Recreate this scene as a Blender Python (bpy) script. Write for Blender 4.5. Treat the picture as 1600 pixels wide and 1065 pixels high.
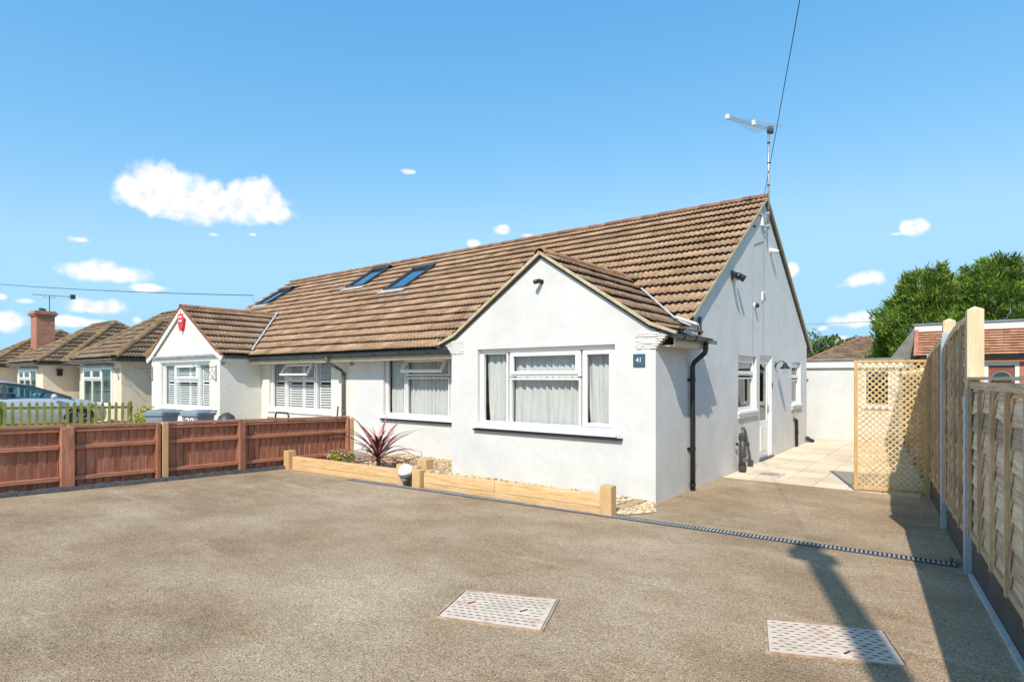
import bpy, bmesh, math, random
from mathutils import Vector, Matrix
random.seed(7)
R = math.radians
S = bpy.context.scene
C = S.collection
for o in list(bpy.data.objects): bpy.data.objects.remove(o)

# ------------------------------------------------------------------ camera
cam = bpy.data.cameras.new('camera'); co = bpy.data.objects.new('camera', cam); C.objects.link(co)
cam.sensor_width = 36; cam.lens = 36 * 905 / 1600
cam.shift_y = 57.5 / 1600; cam.clip_start = .05; cam.clip_end = 2000
co.location = (0, 0, 1.65); co.rotation_euler = (R(90), 0, R(37.7))
S.camera = co
# ------------------------------------------------------------------ sky, sun, exposure
SUNDIR = Vector((.32, -.95, 1.0)).normalized()
world = bpy.data.worlds.new('World'); S.world = world; world.use_nodes = True
wt = world.node_tree; wt.nodes.clear()
def wn(t, **k):
    n = wt.nodes.new(t)
    for a, b in k.items(): setattr(n, a, b)
    return n
def wmath(op, a, b=None, c=None):
    n = wn('ShaderNodeMath', operation=op)
    for i, x in enumerate((a, b, c)):
        if x is None: continue
        if isinstance(x, (int, float)): n.inputs[i].default_value = x
        else: wt.links.new(x, n.inputs[i])
    return n.outputs[0]
sky = wn('ShaderNodeTexSky', sky_type='NISHITA', sun_disc=False)
sky.sun_elevation = math.asin(SUNDIR.z); sky.sun_rotation = math.atan2(SUNDIR.x, SUNDIR.y)
sky.altitude = 0; sky.air_density = 1.0; sky.dust_density = 0.6; sky.ozone_density = 1.4
tc = wn('ShaderNodeTexCoord'); sp = wn('ShaderNodeSeparateXYZ'); wt.links.new(tc.outputs['Generated'], sp.inputs[0])
az = wmath('ARCTAN2', sp.outputs[0], sp.outputs[1])
# clouds: fair-weather cumulus, the same bank of sky repeated every quarter turn
azf = wmath('SUBTRACT', wmath('FLOORED_MODULO', wmath('ADD', az, R(84)), R(90)), R(84))
el = wmath('ARCSINE', sp.outputs[2])
cv = wn('ShaderNodeCombineXYZ'); wt.links.new(azf, cv.inputs[0]); wt.links.new(el, cv.inputs[1])
wt.links.new(wmath('MULTIPLY', az, .3), cv.inputs[2])
def wnoise(scale, detail, rough):
    n = wn('ShaderNodeTexNoise'); n.inputs['Scale'].default_value = scale; n.inputs['Detail'].default_value = detail
    n.inputs['Roughness'].default_value = rough; wt.links.new(cv.outputs[0], n.inputs['Vector']); return n
nz = wnoise(26, 5, .5)
CLOUDS = [  # azimuth, elevation, half width, half height (degrees), strength
 (-68.6, 15.4, 2.7, 1.6, 1.12), (-65.1, 14.8, 3.3, 1.25, 1.2), (-61.5, 15.5, 2.4, 1.35, 1.12), (-70.6, 15.6, 1.34, .69, .8), (-59.4, 14.9, .98, .77, .7),
 (-74.4, 10.8, .90, .34, .6), (-72.5, 8.5, 2.64, .71, .9), (-69.4, 7.5, 1.83, .42, .6), (-73.2, 5.7, 1.76, .61, .95), (-74.6, 4.4, 2.02, .5, .75),
 (-78.6, 4.3, 1.26, .67, .8), (-77.7, 5.8, .82, .34, .55), (-79.2, 6.0, .43, .28, .6), (-70.6, 4.8, .54, .42, .5), (-64.9, 12.4, .6, .32, .5), (-61.8, 12.7, .63, .22, .4),
 (-48.0, 19.3, .86, .28, .5), (-38.8, 14.3, 1.14, .54, .6), (-36.1, 13.8, 1.01, .3, .4), (-41.5, 13.0, 1.13, .48, .35), (-3.1, 12.1, 1.03, .6, .9),
 (-4.2, 11.7, .88, .25, .6), (-6.4, 8.2, 1.48, .69, .9), (-12.0, 9.4, .62, .78, .9), (-7.1, 4.8, 1.6, .65, .85), (-7.9, 3.3, 1.14, .55, .8), (-9.5, 4.3, .49, .28, .45),
 (-33, 5, 5, 1.3, .8), (-52, 4, 4, 1.0, .8)]
field = None
for a, e, w, h, st in CLOUDS:
    vs = wn('ShaderNodeVectorMath', operation='SUBTRACT'); wt.links.new(cv.outputs[0], vs.inputs[0]); vs.inputs[1].default_value = (R(a), R(e), 0)
    vm = wn('ShaderNodeVectorMath', operation='MULTIPLY'); wt.links.new(vs.outputs[0], vm.inputs[0]); vm.inputs[1].default_value = (1 / R(w), 1 / R(h), 0)
    vl = wn('ShaderNodeVectorMath', operation='LENGTH'); wt.links.new(vm.outputs[0], vl.inputs[0])
    f = wmath('SUBTRACT', .33 + .58 * st, wmath('MULTIPLY', vl.outputs[1], .62))
    field = f if field is None else wmath('MAXIMUM', field, f)
dens = wmath('ADD', field, wmath('MULTIPLY', wmath('SUBTRACT', nz.outputs[0], .5), 1.35))
mr = wn('ShaderNodeMapRange', interpolation_type='SMOOTHSTEP'); wt.links.new(dens, mr.inputs[0])
mr.inputs[1].default_value = .05; mr.inputs[2].default_value = .52
up = wmath('GREATER_THAN', sp.outputs[2], .01)
mask = wmath('MULTIPLY', mr.outputs[0], up)
nz2 = wnoise(55, 2, .5)
cr = wn('ShaderNodeValToRGB'); wt.links.new(nz2.outputs[0], cr.inputs[0])
cr.color_ramp.elements[0].position = .3; cr.color_ramp.elements[0].color = (4.7, 5.0, 5.35, 1)
cr.color_ramp.elements[1].position = .6; cr.color_ramp.elements[1].color = (6.4, 6.4, 6.4, 1)
# grade the Nishita sky to the photograph's luminous blue: one power curve per channel
sx_ = wn('ShaderNodeSeparateColor'); wt.links.new(sky.outputs[0], sx_.inputs[0]); hs = wn('ShaderNodeCombineColor')
for i_, (k_, p_, c_) in enumerate(((.745, 1.27, 2.35), (1.71, .658, 4.2), (3.05, .38, 5.7))): wt.links.new(wmath('SMOOTH_MIN', wmath('MULTIPLY', wmath('POWER', sx_.outputs[i_], p_), k_), c_, .5), hs.inputs[i_])
mx = wn('ShaderNodeMixRGB'); wt.links.new(mask, mx.inputs[0]); wt.links.new(hs.outputs[0], mx.inputs[1]); wt.links.new(cr.outputs[0], mx.inputs[2])
bg = wn('ShaderNodeBackground'); bg.inputs[1].default_value = .15
wo = wn('ShaderNodeOutputWorld'); wt.links.new(mx.outputs[0], bg.inputs[0]); wt.links.new(bg.outputs[0], wo.inputs[0])

world.cycles.sampling_method = 'MANUAL'; world.cycles.sample_map_resolution = 256
sl = bpy.data.lights.new('sun', 'SUN'); sl.energy = 4.4; sl.angle = R(.53); sl.color = (1, .915, .785)
so = bpy.data.objects.new('sun', sl); C.objects.link(so); so.location = (6, -18, 22)
so.rotation_euler = (-SUNDIR).to_track_quat('-Z', 'Y').to_euler()
vsx = S.view_settings; vsx.view_transform = 'Standard'; vsx.look = 'None'; vsx.gamma = 1; vsx.exposure = .28
S.render.engine = 'CYCLES'; S.cycles.max_bounces = 6; S.cycles.transparent_max_bounces = 12

# ------------------------------------------------------------------ helpers
WM = {}
def V3(*a): return Vector(a)
def tag(o, label=None, cat=None, group=None, kind=None):
    for k, v in (('label', label), ('category', cat), ('group', group), ('kind', kind)):
        if v: o[k] = v
    return o
def link(o, parent=None, M=None):
    C.objects.link(o); M = M or Matrix.Identity(4); o.matrix_basis = M; WM[o.name] = M
    if parent is not None:
        o.parent = parent; o.matrix_parent_inverse = WM[parent.name].inverted()
    return o
def thing(name, loc, label, cat, group=None):
    o = bpy.data.objects.new(name, None); o.empty_display_size = .2
    link(o, None, Matrix.Translation(loc)); return tag(o, label, cat, group)
def part(name, mesh, parent=None, M=None): return link(bpy.data.objects.new(name, mesh), parent, M)
class MB:
    def __init__(s): s.v = []; s.f = []; s.t = []
    def add(s, vs, fs, tint=None):
        b = len(s.v); s.v += [tuple(p) for p in vs]; s.f += [tuple(b + i for i in f) for f in fs]
        s.t += [tint if tint is not None else 0.] * len(fs); return s
    def poly(s, *p): return s.add(p, [tuple(range(len(p)))])
    def box(s, x0, x1, y0, y1, z0, z1, tint=None):
        return s.add([(x, y, z) for z in (z0, z1) for y in (y0, y1) for x in (x0, x1)],
          [(0, 2, 3, 1), (4, 5, 7, 6), (0, 1, 5, 4), (2, 6, 7, 3), (0, 4, 6, 2), (1, 3, 7, 5)], tint)
    def bar(s, p, q, w, h, up=(0, 0, 1), tint=None):     # w sideways, h along up, centred on p-q
        p, q, up = Vector(p), Vector(q), Vector(up); d = (q - p).normalized(); sd = d.cross(up).normalized(); u = sd.cross(d)
        vs = [a + sd * x * w / 2 + u * z * h / 2 for a in (p, q) for x, z in ((-1, -1), (1, -1), (1, 1), (-1, 1))]
        return s.add(vs, [(0, 1, 2, 3), (7, 6, 5, 4), (0, 4, 5, 1), (1, 5, 6, 2), (2, 6, 7, 3), (3, 7, 4, 0)], tint)
    def prism(s, pts, d):
        d = Vector(d); n = len(pts); a = [Vector(p) for p in pts]; b = [p + d for p in a]
        return s.add(a + b, [tuple(range(n))[::-1], tuple(range(n, 2 * n))] + [(i, (i + 1) % n, n + (i + 1) % n, n + i) for i in range(n)])
    def tube(s, pts, r, seg=10, caps=True, half=None):
        pts = [Vector(p) for p in pts]; rs = r if isinstance(r, (list, tuple)) else [r] * len(pts)
        vs = []; prev = None; n = len(pts)
        for i, p in enumerate(pts):
            d = (pts[min(i + 1, n - 1)] - pts[max(i - 1, 0)]).normalized()
            if prev is None:
                a = d.orthogonal().normalized() if abs(d.z) > .9 else d.cross(Vector((0, 0, 1))).normalized()
            else: a = (prev - d * prev.dot(d)).normalized()
            prev = a; b = d.cross(a)
            vs += [p + (a * math.cos(2 * math.pi * k / seg) + b * math.sin(2 * math.pi * k / seg)) * rs[i] for k in range(seg)]
        fs = [(i * seg + k, i * seg + (k + 1) % seg, (i + 1) * seg + (k + 1) % seg, (i + 1) * seg + k) for i in range(n - 1) for k in range(seg)]
        if caps: fs += [tuple(range(seg))[::-1], tuple(range((n - 1) * seg, n * seg))]
        return s.add(vs, fs)
    def lathe(s, prof, c, axis=(0, 0, 1), seg=20):       # prof: (radius, height)
        c = Vector(c); ax = Vector(axis).normalized(); a = ax.orthogonal().normalized(); b = ax.cross(a)
        vs = [c + ax * h + (a * math.cos(2 * math.pi * k / seg) + b * math.sin(2 * math.pi * k / seg)) * r for r, h in prof for k in range(seg)]
        fs = [(i * seg + k, i * seg + (k + 1) % seg, (i + 1) * seg + (k + 1) % seg, (i + 1) * seg + k) for i in range(len(prof) - 1) for k in range(seg)]
        return s.add(vs, fs + [tuple(range(seg))[::-1], tuple(range((len(prof) - 1) * seg, len(prof) * seg))])
    def mesh(s, mat, smooth=False, name='m'):
        me = bpy.data.meshes.new(name); me.from_pydata(s.v, [], s.f); me.materials.append(mat)
        if any(s.t):
            at = me.attributes.new('tint', 'FLOAT', 'FACE'); at.data.foreach_set('value', s.t)
        if smooth: me.polygons.foreach_set('use_smooth', [True] * len(me.polygons))
        me.update(); return me
    def build(s, name, mat, parent=None, smooth=False, bevel=0, M=None, fix=True):
        me = s.mesh(mat, smooth, name)
        if fix or bevel:
            bm = bmesh.new(); bm.from_mesh(me)
            if fix: bmesh.ops.recalc_face_normals(bm, faces=bm.faces)
            if bevel: bmesh.ops.bevel(bm, geom=[e for e in bm.edges if len(e.link_faces) == 2 and e.calc_face_angle(0) > .5], offset=bevel, segments=1, affect='EDGES', clamp_overlap=True)
            bm.to_mesh(me); bm.free()
        return part(name, me, parent, M)
def dup_tree(o, M, label=None):
    c = o.copy(); C.objects.link(c); c.matrix_basis = M @ WM[o.name]; WM[c.name] = c.matrix_basis
    for ch in [k for k in bpy.data.objects if k.parent == o]:
        d = ch.copy(); C.objects.link(d); d.parent = c
        for g in [k for k in bpy.data.objects if k.parent == ch]:
            e = g.copy(); C.objects.link(e); e.parent = d
    if label: c['label'] = label
    return c
def text_mesh(txt, size, mat, depth=.003):
    cu = bpy.data.curves.new('t', 'FONT'); cu.body = txt; cu.size = size; cu.align_x = 'CENTER'; cu.align_y = 'CENTER'; cu.extrude = depth
    o = bpy.data.objects.new('t', cu); C.objects.link(o)
    me = bpy.data.meshes.new_from_object(o.evaluated_get(bpy.context.evaluated_depsgraph_get()))
    bpy.data.objects.remove(o); me.materials.clear(); me.materials.append(mat); return me
def gz(y): return .306 if y < -3 else (.03 * (7.2 - y) if y < 7.2 else 0.)

# ------------------------------------------------------------------ materials
def material(name, cols, scale=3., detail=5., rough=.8, bump=0., bscale=40., bdetail=3., spec=.3, metal=0., stretch=(1, 1, 1),
             fine=0., fscale=80., rand=0., btype='noise', spots=None, pos=(.3, .7), coord='world', transl=None, sat=1.):
    m = bpy.data.materials.new(name); m.use_nodes = True; t = m.node_tree; nd = t.nodes; b = nd['Principled BSDF']
    b.inputs['Roughness'].default_value = rough; b.inputs['Specular IOR Level'].default_value = spec; b.inputs['Metallic'].default_value = metal
    if coord == 'world': g = nd.new('ShaderNodeNewGeometry').outputs['Position']
    else: g = nd.new('ShaderNodeTexCoord').outputs['Object']
    mp = nd.new('ShaderNodeVectorMath'); mp.operation = 'MULTIPLY'; mp.inputs[1].default_value = stretch; t.links.new(g, mp.inputs[0])
    n = nd.new('ShaderNodeTexNoise'); n.inputs['Scale'].default_value = scale; n.inputs['Detail'].default_value = detail; n.inputs['Roughness'].default_value = .6
    t.links.new(mp.outputs[0], n.inputs['Vector'])
    r = nd.new('ShaderNodeValToRGB'); t.links.new(n.outputs[0], r.inputs[0])
    r.color_ramp.elements[0].position = pos[0]; r.color_ramp.elements[1].position = pos[1]
    while len(r.color_ramp.elements) < len(cols): r.color_ramp.elements.new(.5)
    for i, c in enumerate(cols):
        if len(cols) > 2: r.color_ramp.elements[i].position = pos[0] + (pos[1] - pos[0]) * i / (len(cols) - 1)
        r.color_ramp.elements[i].color = (*c, 1)
    col = r.outputs[0]
    def mulcol(col, fac_socket, lo, hi):
        mr = nd.new('ShaderNodeMapRange'); t.links.new(fac_socket, mr.inputs[0]); mr.inputs[1].default_value = .0 if lo is None else lo[0]; mr.inputs[2].default_value = 1. if lo is None else lo[1]
        mr.inputs[3].default_value = hi[0]; mr.inputs[4].default_value = hi[1]
        mm = nd.new('ShaderNodeVectorMath'); mm.operation = 'SCALE'; t.links.new(col, mm.inputs[0]); t.links.new(mr.outputs[0], mm.inputs['Scale']); return mm.outputs[0]
    if fine:
        n2 = nd.new('ShaderNodeTexNoise'); n2.inputs['Scale'].default_value = fscale; n2.inputs['Detail'].default_value = 3
        t.links.new(mp.outputs[0], n2.inputs['Vector']); col = mulcol(col, n2.outputs[0], (.25, .75), (1 - fine, 1 + fine))
    if rand:
        oi = nd.new('ShaderNodeObjectInfo'); at = nd.new('ShaderNodeAttribute'); at.attribute_name = 'tint'
        ad = nd.new('ShaderNodeMath'); ad.operation = 'ADD'; t.links.new(oi.outputs['Random'], ad.inputs[0]); t.links.new(at.outputs['Fac'], ad.inputs[1])
        fr = nd.new('ShaderNodeMath'); fr.operation = 'FRACT'; t.links.new(ad.outputs[0], fr.inputs[0]); col = mulcol(col, fr.outputs[0], None, (1 - rand, 1 + rand))
    for scol, sscale, lo, hi in (spots or []):
        n3 = nd.new('ShaderNodeTexNoise'); n3.inputs['Scale'].default_value = sscale; n3.inputs['Detail'].default_value = 4; n3.inputs['Roughness'].default_value = .65
        t.links.new(mp.outputs[0], n3.inputs['Vector'])
        mr = nd.new('ShaderNodeMapRange'); t.links.new(n3.outputs[0], mr.inputs[0]); mr.inputs[1].default_value = lo; mr.inputs[2].default_value = hi
        mxx = nd.new('ShaderNodeMixRGB'); t.links.new(mr.outputs[0], mxx.inputs[0]); t.links.new(col, mxx.inputs[1]); mxx.inputs[2].default_value = (*scol, 1); col = mxx.outputs[0]
    t.links.new(col, b.inputs['Base Color'])
    if bump:
        if btype == 'noise':
            bn = nd.new('ShaderNodeTexNoise'); bn.inputs['Scale'].default_value = bscale; bn.inputs['Detail'].default_value = bdetail; hsock = bn.outputs[0]
        else:
            bn = nd.new('ShaderNodeTexVoronoi'); bn.inputs['Scale'].default_value = bscale; hsock = bn.outputs['Distance']
        t.links.new(mp.outputs[0], bn.inputs['Vector'])
        bp = nd.new('ShaderNodeBump'); bp.inputs['Strength'].default_value = bump; bp.inputs['Distance'].default_value = .02
        t.links.new(hsock, bp.inputs['Height']); t.links.new(bp.outputs[0], b.inputs['Normal'])
    if transl:
        tr = nd.new('ShaderNodeBsdfTranslucent'); t.links.new(col, tr.inputs[0]); ms = nd.new('ShaderNodeMixShader'); ms.inputs[0].default_value = transl
        t.links.new(b.outputs[0], ms.inputs[1]); t.links.new(tr.outputs[0], ms.inputs[2]); t.links.new(ms.outputs[0], nd['Material Output'].inputs[0])
    return m
def plain(name, c, rough=.5, spec=.4, metal=0., var=.12, bump=0., bscale=60.):
    return material(name, [tuple(x * (1 - var) for x in c), tuple(min(1, x * (1 + var)) for x in c)], scale=4, rough=rough, spec=spec, metal=metal, bump=bump, bscale=bscale)
def glassmat(name, tintc=(.95, .965, .96), gloss=.12, ior=1.5):
    m = bpy.data.materials.new(name); m.use_nodes = True; t = m.node_tree; nd = t.nodes; nd.remove(nd['Principled BSDF'])
    tr = nd.new('ShaderNodeBsdfTransparent'); tr.inputs[0].default_value = (*tintc, 1); gl = nd.new('ShaderNodeBsdfGlossy'); gl.inputs['Roughness'].default_value = .02
    fr = nd.new('ShaderNodeLayerWeight'); fr.inputs[0].default_value = .5      # Schlick reflectance, the same from both sides of the pane
    pw = nd.new('ShaderNodeMath'); pw.operation = 'POWER'; t.links.new(fr.outputs['Facing'], pw.inputs[0]); pw.inputs[1].default_value = 5
    ad = nd.new('ShaderNodeMath'); ad.operation = 'MULTIPLY_ADD'; ad.use_clamp = True; t.links.new(pw.outputs[0], ad.inputs[0]); ad.inputs[1].default_value = .9; ad.inputs[2].default_value = gloss
    mxx = nd.new('ShaderNodeMixShader'); t.links.new(ad.outputs[0], mxx.inputs[0]); t.links.new(tr.outputs[0], mxx.inputs[1]); t.links.new(gl.outputs[0], mxx.inputs[2])
    t.links.new(mxx.outputs[0], nd['Material Output'].inputs[0]); return m
def asphaltmat():
    m = bpy.data.materials.new('asphalt'); m.use_nodes = True; t = m.node_tree; nd = t.nodes; b = nd['Principled BSDF']; b.inputs['Roughness'].default_value = .9; b.inputs['Specular IOR Level'].default_value = .25
    g = nd.new('ShaderNodeNewGeometry').outputs['Position']
    def noise(scale, det, st=None, rough=.6):
        n = nd.new('ShaderNodeTexNoise'); n.inputs['Scale'].default_value = scale; n.inputs['Detail'].default_value = det; n.inputs['Roughness'].default_value = rough
        src = g
        if st:
            r = nd.new('ShaderNodeMapping'); r.inputs['Rotation'].default_value = (0, 0, R(st[0])); r.inputs['Scale'].default_value = (st[1], st[2], 1); t.links.new(g, r.inputs[0]); src = r.outputs[0]
        t.links.new(src, n.inputs['Vector']); return n.outputs[0]
    def ramp(s, els):
        r = nd.new('ShaderNodeValToRGB'); t.links.new(s, r.inputs[0])
        while len(r.color_ramp.elements) < len(els): r.color_ramp.elements.new(.5)
        for e, (p, c) in zip(r.color_ramp.elements, els): e.position = p; e.color = (*c, 1)
        return r.outputs[0]
    def mix(f, a, c, typ='MIX'):
        mm = nd.new('ShaderNodeMixRGB'); mm.blend_type = typ
        for i, x in ((0, f), (1, a), (2, c)):
            if isinstance(x, float): mm.inputs[i].default_value = x
            elif isinstance(x, tuple): mm.inputs[i].default_value = (*x, 1)
            else: t.links.new(x, mm.inputs[i])
        return mm.outputs[0]
    base = ramp(noise(.7, 7, None, .66), [(.28, (.22, .155, .098)), (.46, (.34, .245, .155)), (.58, (.40, .305, .21)), (.74, (.50, .405, .295))])
    streak = ramp(noise(1.1, 7, (25, .7, 1.5), .68), [(.48, (0, 0, 0)), (.76, (.7, .7, .7))])
    col = mix(streak, base, (.50, .40, .28))
    track = ramp(noise(.9, 8, (62, .28, 2.6), .7), [(.58, (0, 0, 0)), (.70, (.36, .36, .36))])
    col = mix(track, col, (.64, .54, .41))
    stain = ramp(noise(1.3, 5, (10, 1, 1), .6), [(.62, (0, 0, 0)), (.78, (.5, .5, .5))])
    col = mix(stain, col, (.16, .115, .08))
    vo = nd.new('ShaderNodeTexVoronoi'); vo.inputs['Scale'].default_value = 165; t.links.new(g, vo.inputs['Vector'])
    sx = nd.new('ShaderNodeSeparateColor'); t.links.new(vo.outputs['Color'], sx.inputs[0])
    col = mix(1., col, ramp(sx.outputs[0], [(.0, (.36, .35, .33)), (.28, (.86, .86, .86)), (.82, (1.13, 1.12, 1.1)), (1., (1.75, 1.7, 1.62))]), 'MULTIPLY')
    col = mix(1., col, ramp(noise(260, 2), [(.3, (.72, .72, .72)), (.7, (1.25, 1.25, 1.25))]), 'MULTIPLY')
    t.links.new(col, b.inputs['Base Color'])
    ht = nd.new('ShaderNodeMath'); ht.operation = 'ADD'; t.links.new(vo.outputs['Distance'], ht.inputs[0]); t.links.new(noise(12, 4), ht.inputs[1])
    bp = nd.new('ShaderNodeBump'); bp.inputs['Strength'].default_value = .55; bp.inputs['Distance'].default_value = .008; t.links.new(ht.outputs[0], bp.inputs['Height']); t.links.new(bp.outputs[0], b.inputs['Normal'])
    return m
def brickmat(name, c1, c2, mortar, scale):
    m = bpy.data.materials.new(name); m.use_nodes = True; t = m.node_tree; nd = t.nodes; b = nd['Principled BSDF']; b.inputs['Roughness'].default_value = .9
    g = nd.new('ShaderNodeNewGeometry').outputs['Position']; s = nd.new('ShaderNodeSeparateXYZ'); t.links.new(g, s.inputs[0])
    a = nd.new('ShaderNodeMath'); t.links.new(s.outputs[0], a.inputs[0]); t.links.new(s.outputs[1], a.inputs[1])
    cb = nd.new('ShaderNodeCombineXYZ'); t.links.new(a.outputs[0], cb.inputs[0]); t.links.new(s.outputs[2], cb.inputs[1])
    br = nd.new('ShaderNodeTexBrick'); t.links.new(cb.outputs[0], br.inputs['Vector']); br.inputs['Scale'].default_value = scale
    br.inputs['Color1'].default_value = (*c1, 1); br.inputs['Color2'].default_value = (*c2, 1); br.inputs['Mortar'].default_value = (*mortar, 1)
    br.inputs['Brick Width'].default_value = .225; br.inputs['Row Height'].default_value = .075; br.inputs['Mortar Size'].default_value = .006
    t.links.new(br.outputs[0], b.inputs['Base Color']); bp = nd.new('ShaderNodeBump'); bp.invert = True; bp.inputs['Strength'].default_value = .5; bp.inputs['Distance'].default_value = .01
    t.links.new(br.outputs['Fac'], bp.inputs['Height']); t.links.new(bp.outputs[0], b.inputs['Normal']); return m
M = {}
M['asphalt'] = asphaltmat()
M['render'] = material('white_render', [(.585, .585, .58), (.63, .63, .625), (.665, .665, .66)], scale=1.6, detail=7, rough=.9, bump=.22, bscale=45, bdetail=6, fine=.035, fscale=9, spec=.15, spots=[((.54, .545, .55), .9, .50, .85)])
M['roughcast'] = material('white_roughcast', [(.66, .64, .58), (.74, .72, .67)], scale=2, rough=.95, bump=.8, bscale=38, bdetail=4, fine=.05, fscale=40, spec=.1)
M['cream'] = material('cream_roughcast', [(.66, .55, .43), (.76, .66, .53)], scale=1.5, rough=.95, bump=.7, bscale=36, bdetail=4, fine=.05, fscale=30, spec=.1)
M['tile'] = material('concrete_roof_tile', [(.235, .14, .085), (.325, .202, .127), (.395, .268, .18)], scale=2.2, detail=8, rough=.92, bump=.5, bscale=70, fine=.38, fscale=55, rand=.22, spec=.12,
    spots=[((.56, .49, .40), 24, .54, .70), ((.09, .06, .04), 11, .62, .80), ((.33, .26, .10), 5, .68, .78)], pos=(.32, .68))
M['ridge'] = material('ridge_tile', [(.23, .10, .065), (.33, .17, .10)], scale=4, detail=7, rough=.92, bump=.5, bscale=60, fine=.25, fscale=40, rand=.15, spec=.12, spots=[((.45, .30, .10), 5, .58, .72), ((.42, .37, .3), 30, .6, .75)])
M['mossridge'] = material('mossy_hip_tile', [(.16, .11, .06), (.26, .19, .11)], scale=5, detail=7, rough=.95, bump=.6, bscale=40, fine=.3, fscale=30, rand=.15, spec=.1)
M['tile_dark'] = material('grey_brown_roof_tile', [(.17, .115, .08), (.27, .19, .13)], scale=2, detail=8, rough=.92, bump=.4, bscale=60, fine=.28, fscale=40, rand=.25, spec=.12, spots=[((.42, .38, .34), 26, .56, .72)])
M['tile_red'] = material('terracotta_roof_tile', [(.42, .20, .12), (.54, .29, .19)], scale=2, detail=7, rough=.9, bump=.4, bscale=60, fine=.2, fscale=40, rand=.2, spec=.12)
M['mortar'] = material('verge_mortar', [(.42, .34, .20), (.58, .50, .36)], scale=9, rough=.95, bump=.5, bscale=50, fine=.15, fscale=30)
M['lead'] = material('lead_valley', [(.34, .33, .32), (.48, .47, .45)], scale=8, rough=.7, fine=.1)
M['upvc'] = plain('white_upvc', (.80, .80, .80), rough=.3, spec=.5, var=.02)
M['uppaint'] = material('white_trim_paint', [(.68, .67, .64), (.76, .75, .73)], scale=6, rough=.6)
M['fascia'] = material('cream_fascia', [(.55, .47, .33), (.66, .58, .44)], scale=5, rough=.6, fine=.05)
M['black'] = plain('black_plastic', (.018, .02, .024), rough=.35, spec=.5)
M['gutter'] = plain('dark_gutter', (.035, .042, .05), rough=.35, spec=.5)
M['brownpipe'] = material('weathered_downpipe', [(.09, .085, .08), (.16, .15, .145)], scale=8, rough=.5)
M['grey'] = plain('grey_plastic', (.20, .235, .28), rough=.45)
M['darkgrey'] = plain('dark_grey_plastic', (.05, .053, .058), rough=.45)
M['white'] = plain('white_plastic', (.8, .8, .8), rough=.35, var=.02)
M['galv'] = material('galvanised_steel', [(.36, .42, .48), (.50, .56, .62)], scale=14, rough=.45, metal=.35, spec=.5)
M['alu'] = plain('aluminium', (.55, .56, .57), rough=.35, metal=.8)
M['glass'] = glassmat('window_glass', gloss=.04)
M['dglass'] = glassmat('dark_window_glass', (.36, .50, .45), gloss=.12)
M['skyglass'] = glassmat('rooflight_glass', (.35, .42, .48), gloss=.55)
M['net'] = material('net_curtain', [(.54, .55, .55), (.66, .67, .67)], scale=9, rough=.95, spec=.05, stretch=(3, 3, .25), transl=.12, fine=.08, fscale=60)
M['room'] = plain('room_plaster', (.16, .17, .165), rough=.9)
M['redwood'] = material('red_stained_wood', [(.26, .10, .06), (.37, .155, .095), (.44, .21, .14)], scale=5, detail=6, rough=.75, stretch=(4, 4, .6), fine=.15, fscale=25, rand=.18, bump=.25, bscale=30, spots=[((.42, .27, .2), 7, .66, .82)])
M['redrail'] = material('red_stained_rail', [(.32, .13, .08), (.48, .22, .135)], scale=6, detail=6, rough=.75, stretch=(4, .6, 4), fine=.15, fscale=25, bump=.25, bscale=30)
M['pine'] = material('new_pine', [(.50, .30, .13), (.62, .41, .21), (.68, .49, .28)], scale=3, detail=6, rough=.75, stretch=(.8, 8, 10), fine=.12, fscale=14, rand=.1, bump=.25, bscale=20, spots=[((.30, .15, .05), 7, .72, .80)])
M['pinev'] = material('new_pine_upright', [(.52, .33, .15), (.66, .45, .24)], scale=3, detail=6, rough=.75, stretch=(9, 9, .8), fine=.12, fscale=12, rand=.1, bump=.25, bscale=16)
M['postwood'] = material('pale_treated_post', [(.60, .47, .30), (.70, .58, .40)], scale=3, detail=6, rough=.75, stretch=(7, 7, .6), fine=.1, fscale=12, spots=[((.30, .18, .08), 5, .76, .80)])
M['waney'] = material('weathered_lap_board', [(.42, .28, .16), (.64, .47, .30), (.80, .65, .47)], scale=3.0, detail=7, rough=.85, stretch=(4, .55, 12), fine=.25, fscale=14, rand=.3, bump=.4, bscale=16, spots=[((.20, .13, .08), 3.5, .64, .76)])
M['batten'] = material('weathered_batten', [(.42, .27, .15), (.64, .46, .28)], scale=4, detail=7, rough=.85, stretch=(5, 5, .6), fine=.2, fscale=16, rand=.15, bump=.3, bscale=20)
M['trellis'] = material('golden_trellis_wood', [(.54, .37, .16), (.70, .53, .28)], scale=6, detail=4, rough=.7, rand=.12, fine=.1, fscale=30)
M['trelframe'] = material('trellis_frame_wood', [(.46, .27, .09), (.64, .44, .20)], scale=3, detail=5, rough=.7, stretch=(6, 6, .8), fine=.1)
M['picket'] = material('green_aged_picket', [(.17, .19, .045), (.30, .29, .09)], scale=4, detail=6, rough=.85, rand=.15, fine=.15, fscale=20)
M['darkboard'] = material('charcoal_gravel_board', [(.06, .055, .05), (.10, .09, .085)], scale=4, rough=.7, fine=.2, fscale=30, spots=[((.25, .25, .25), 30, .72, .8)])
M['concrete'] = material('pale_concrete', [(.42, .40, .37), (.56, .53, .49)], scale=4, rough=.9, fine=.12, fscale=50, bump=.3, bscale=60)
M['slab'] = material('cream_paving', [(.60, .47, .34), (.68, .57, .43), (.70, .60, .44)], scale=1.4, detail=5, rough=.85, stretch=(.7, 1.6, 1), rand=.1, fine=.04, fscale=40, bump=.15, bscale=30)
M['joint'] = material('sand_joint', [(.36, .25, .15), (.46, .34, .22)], scale=10, rough=.95)
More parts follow.
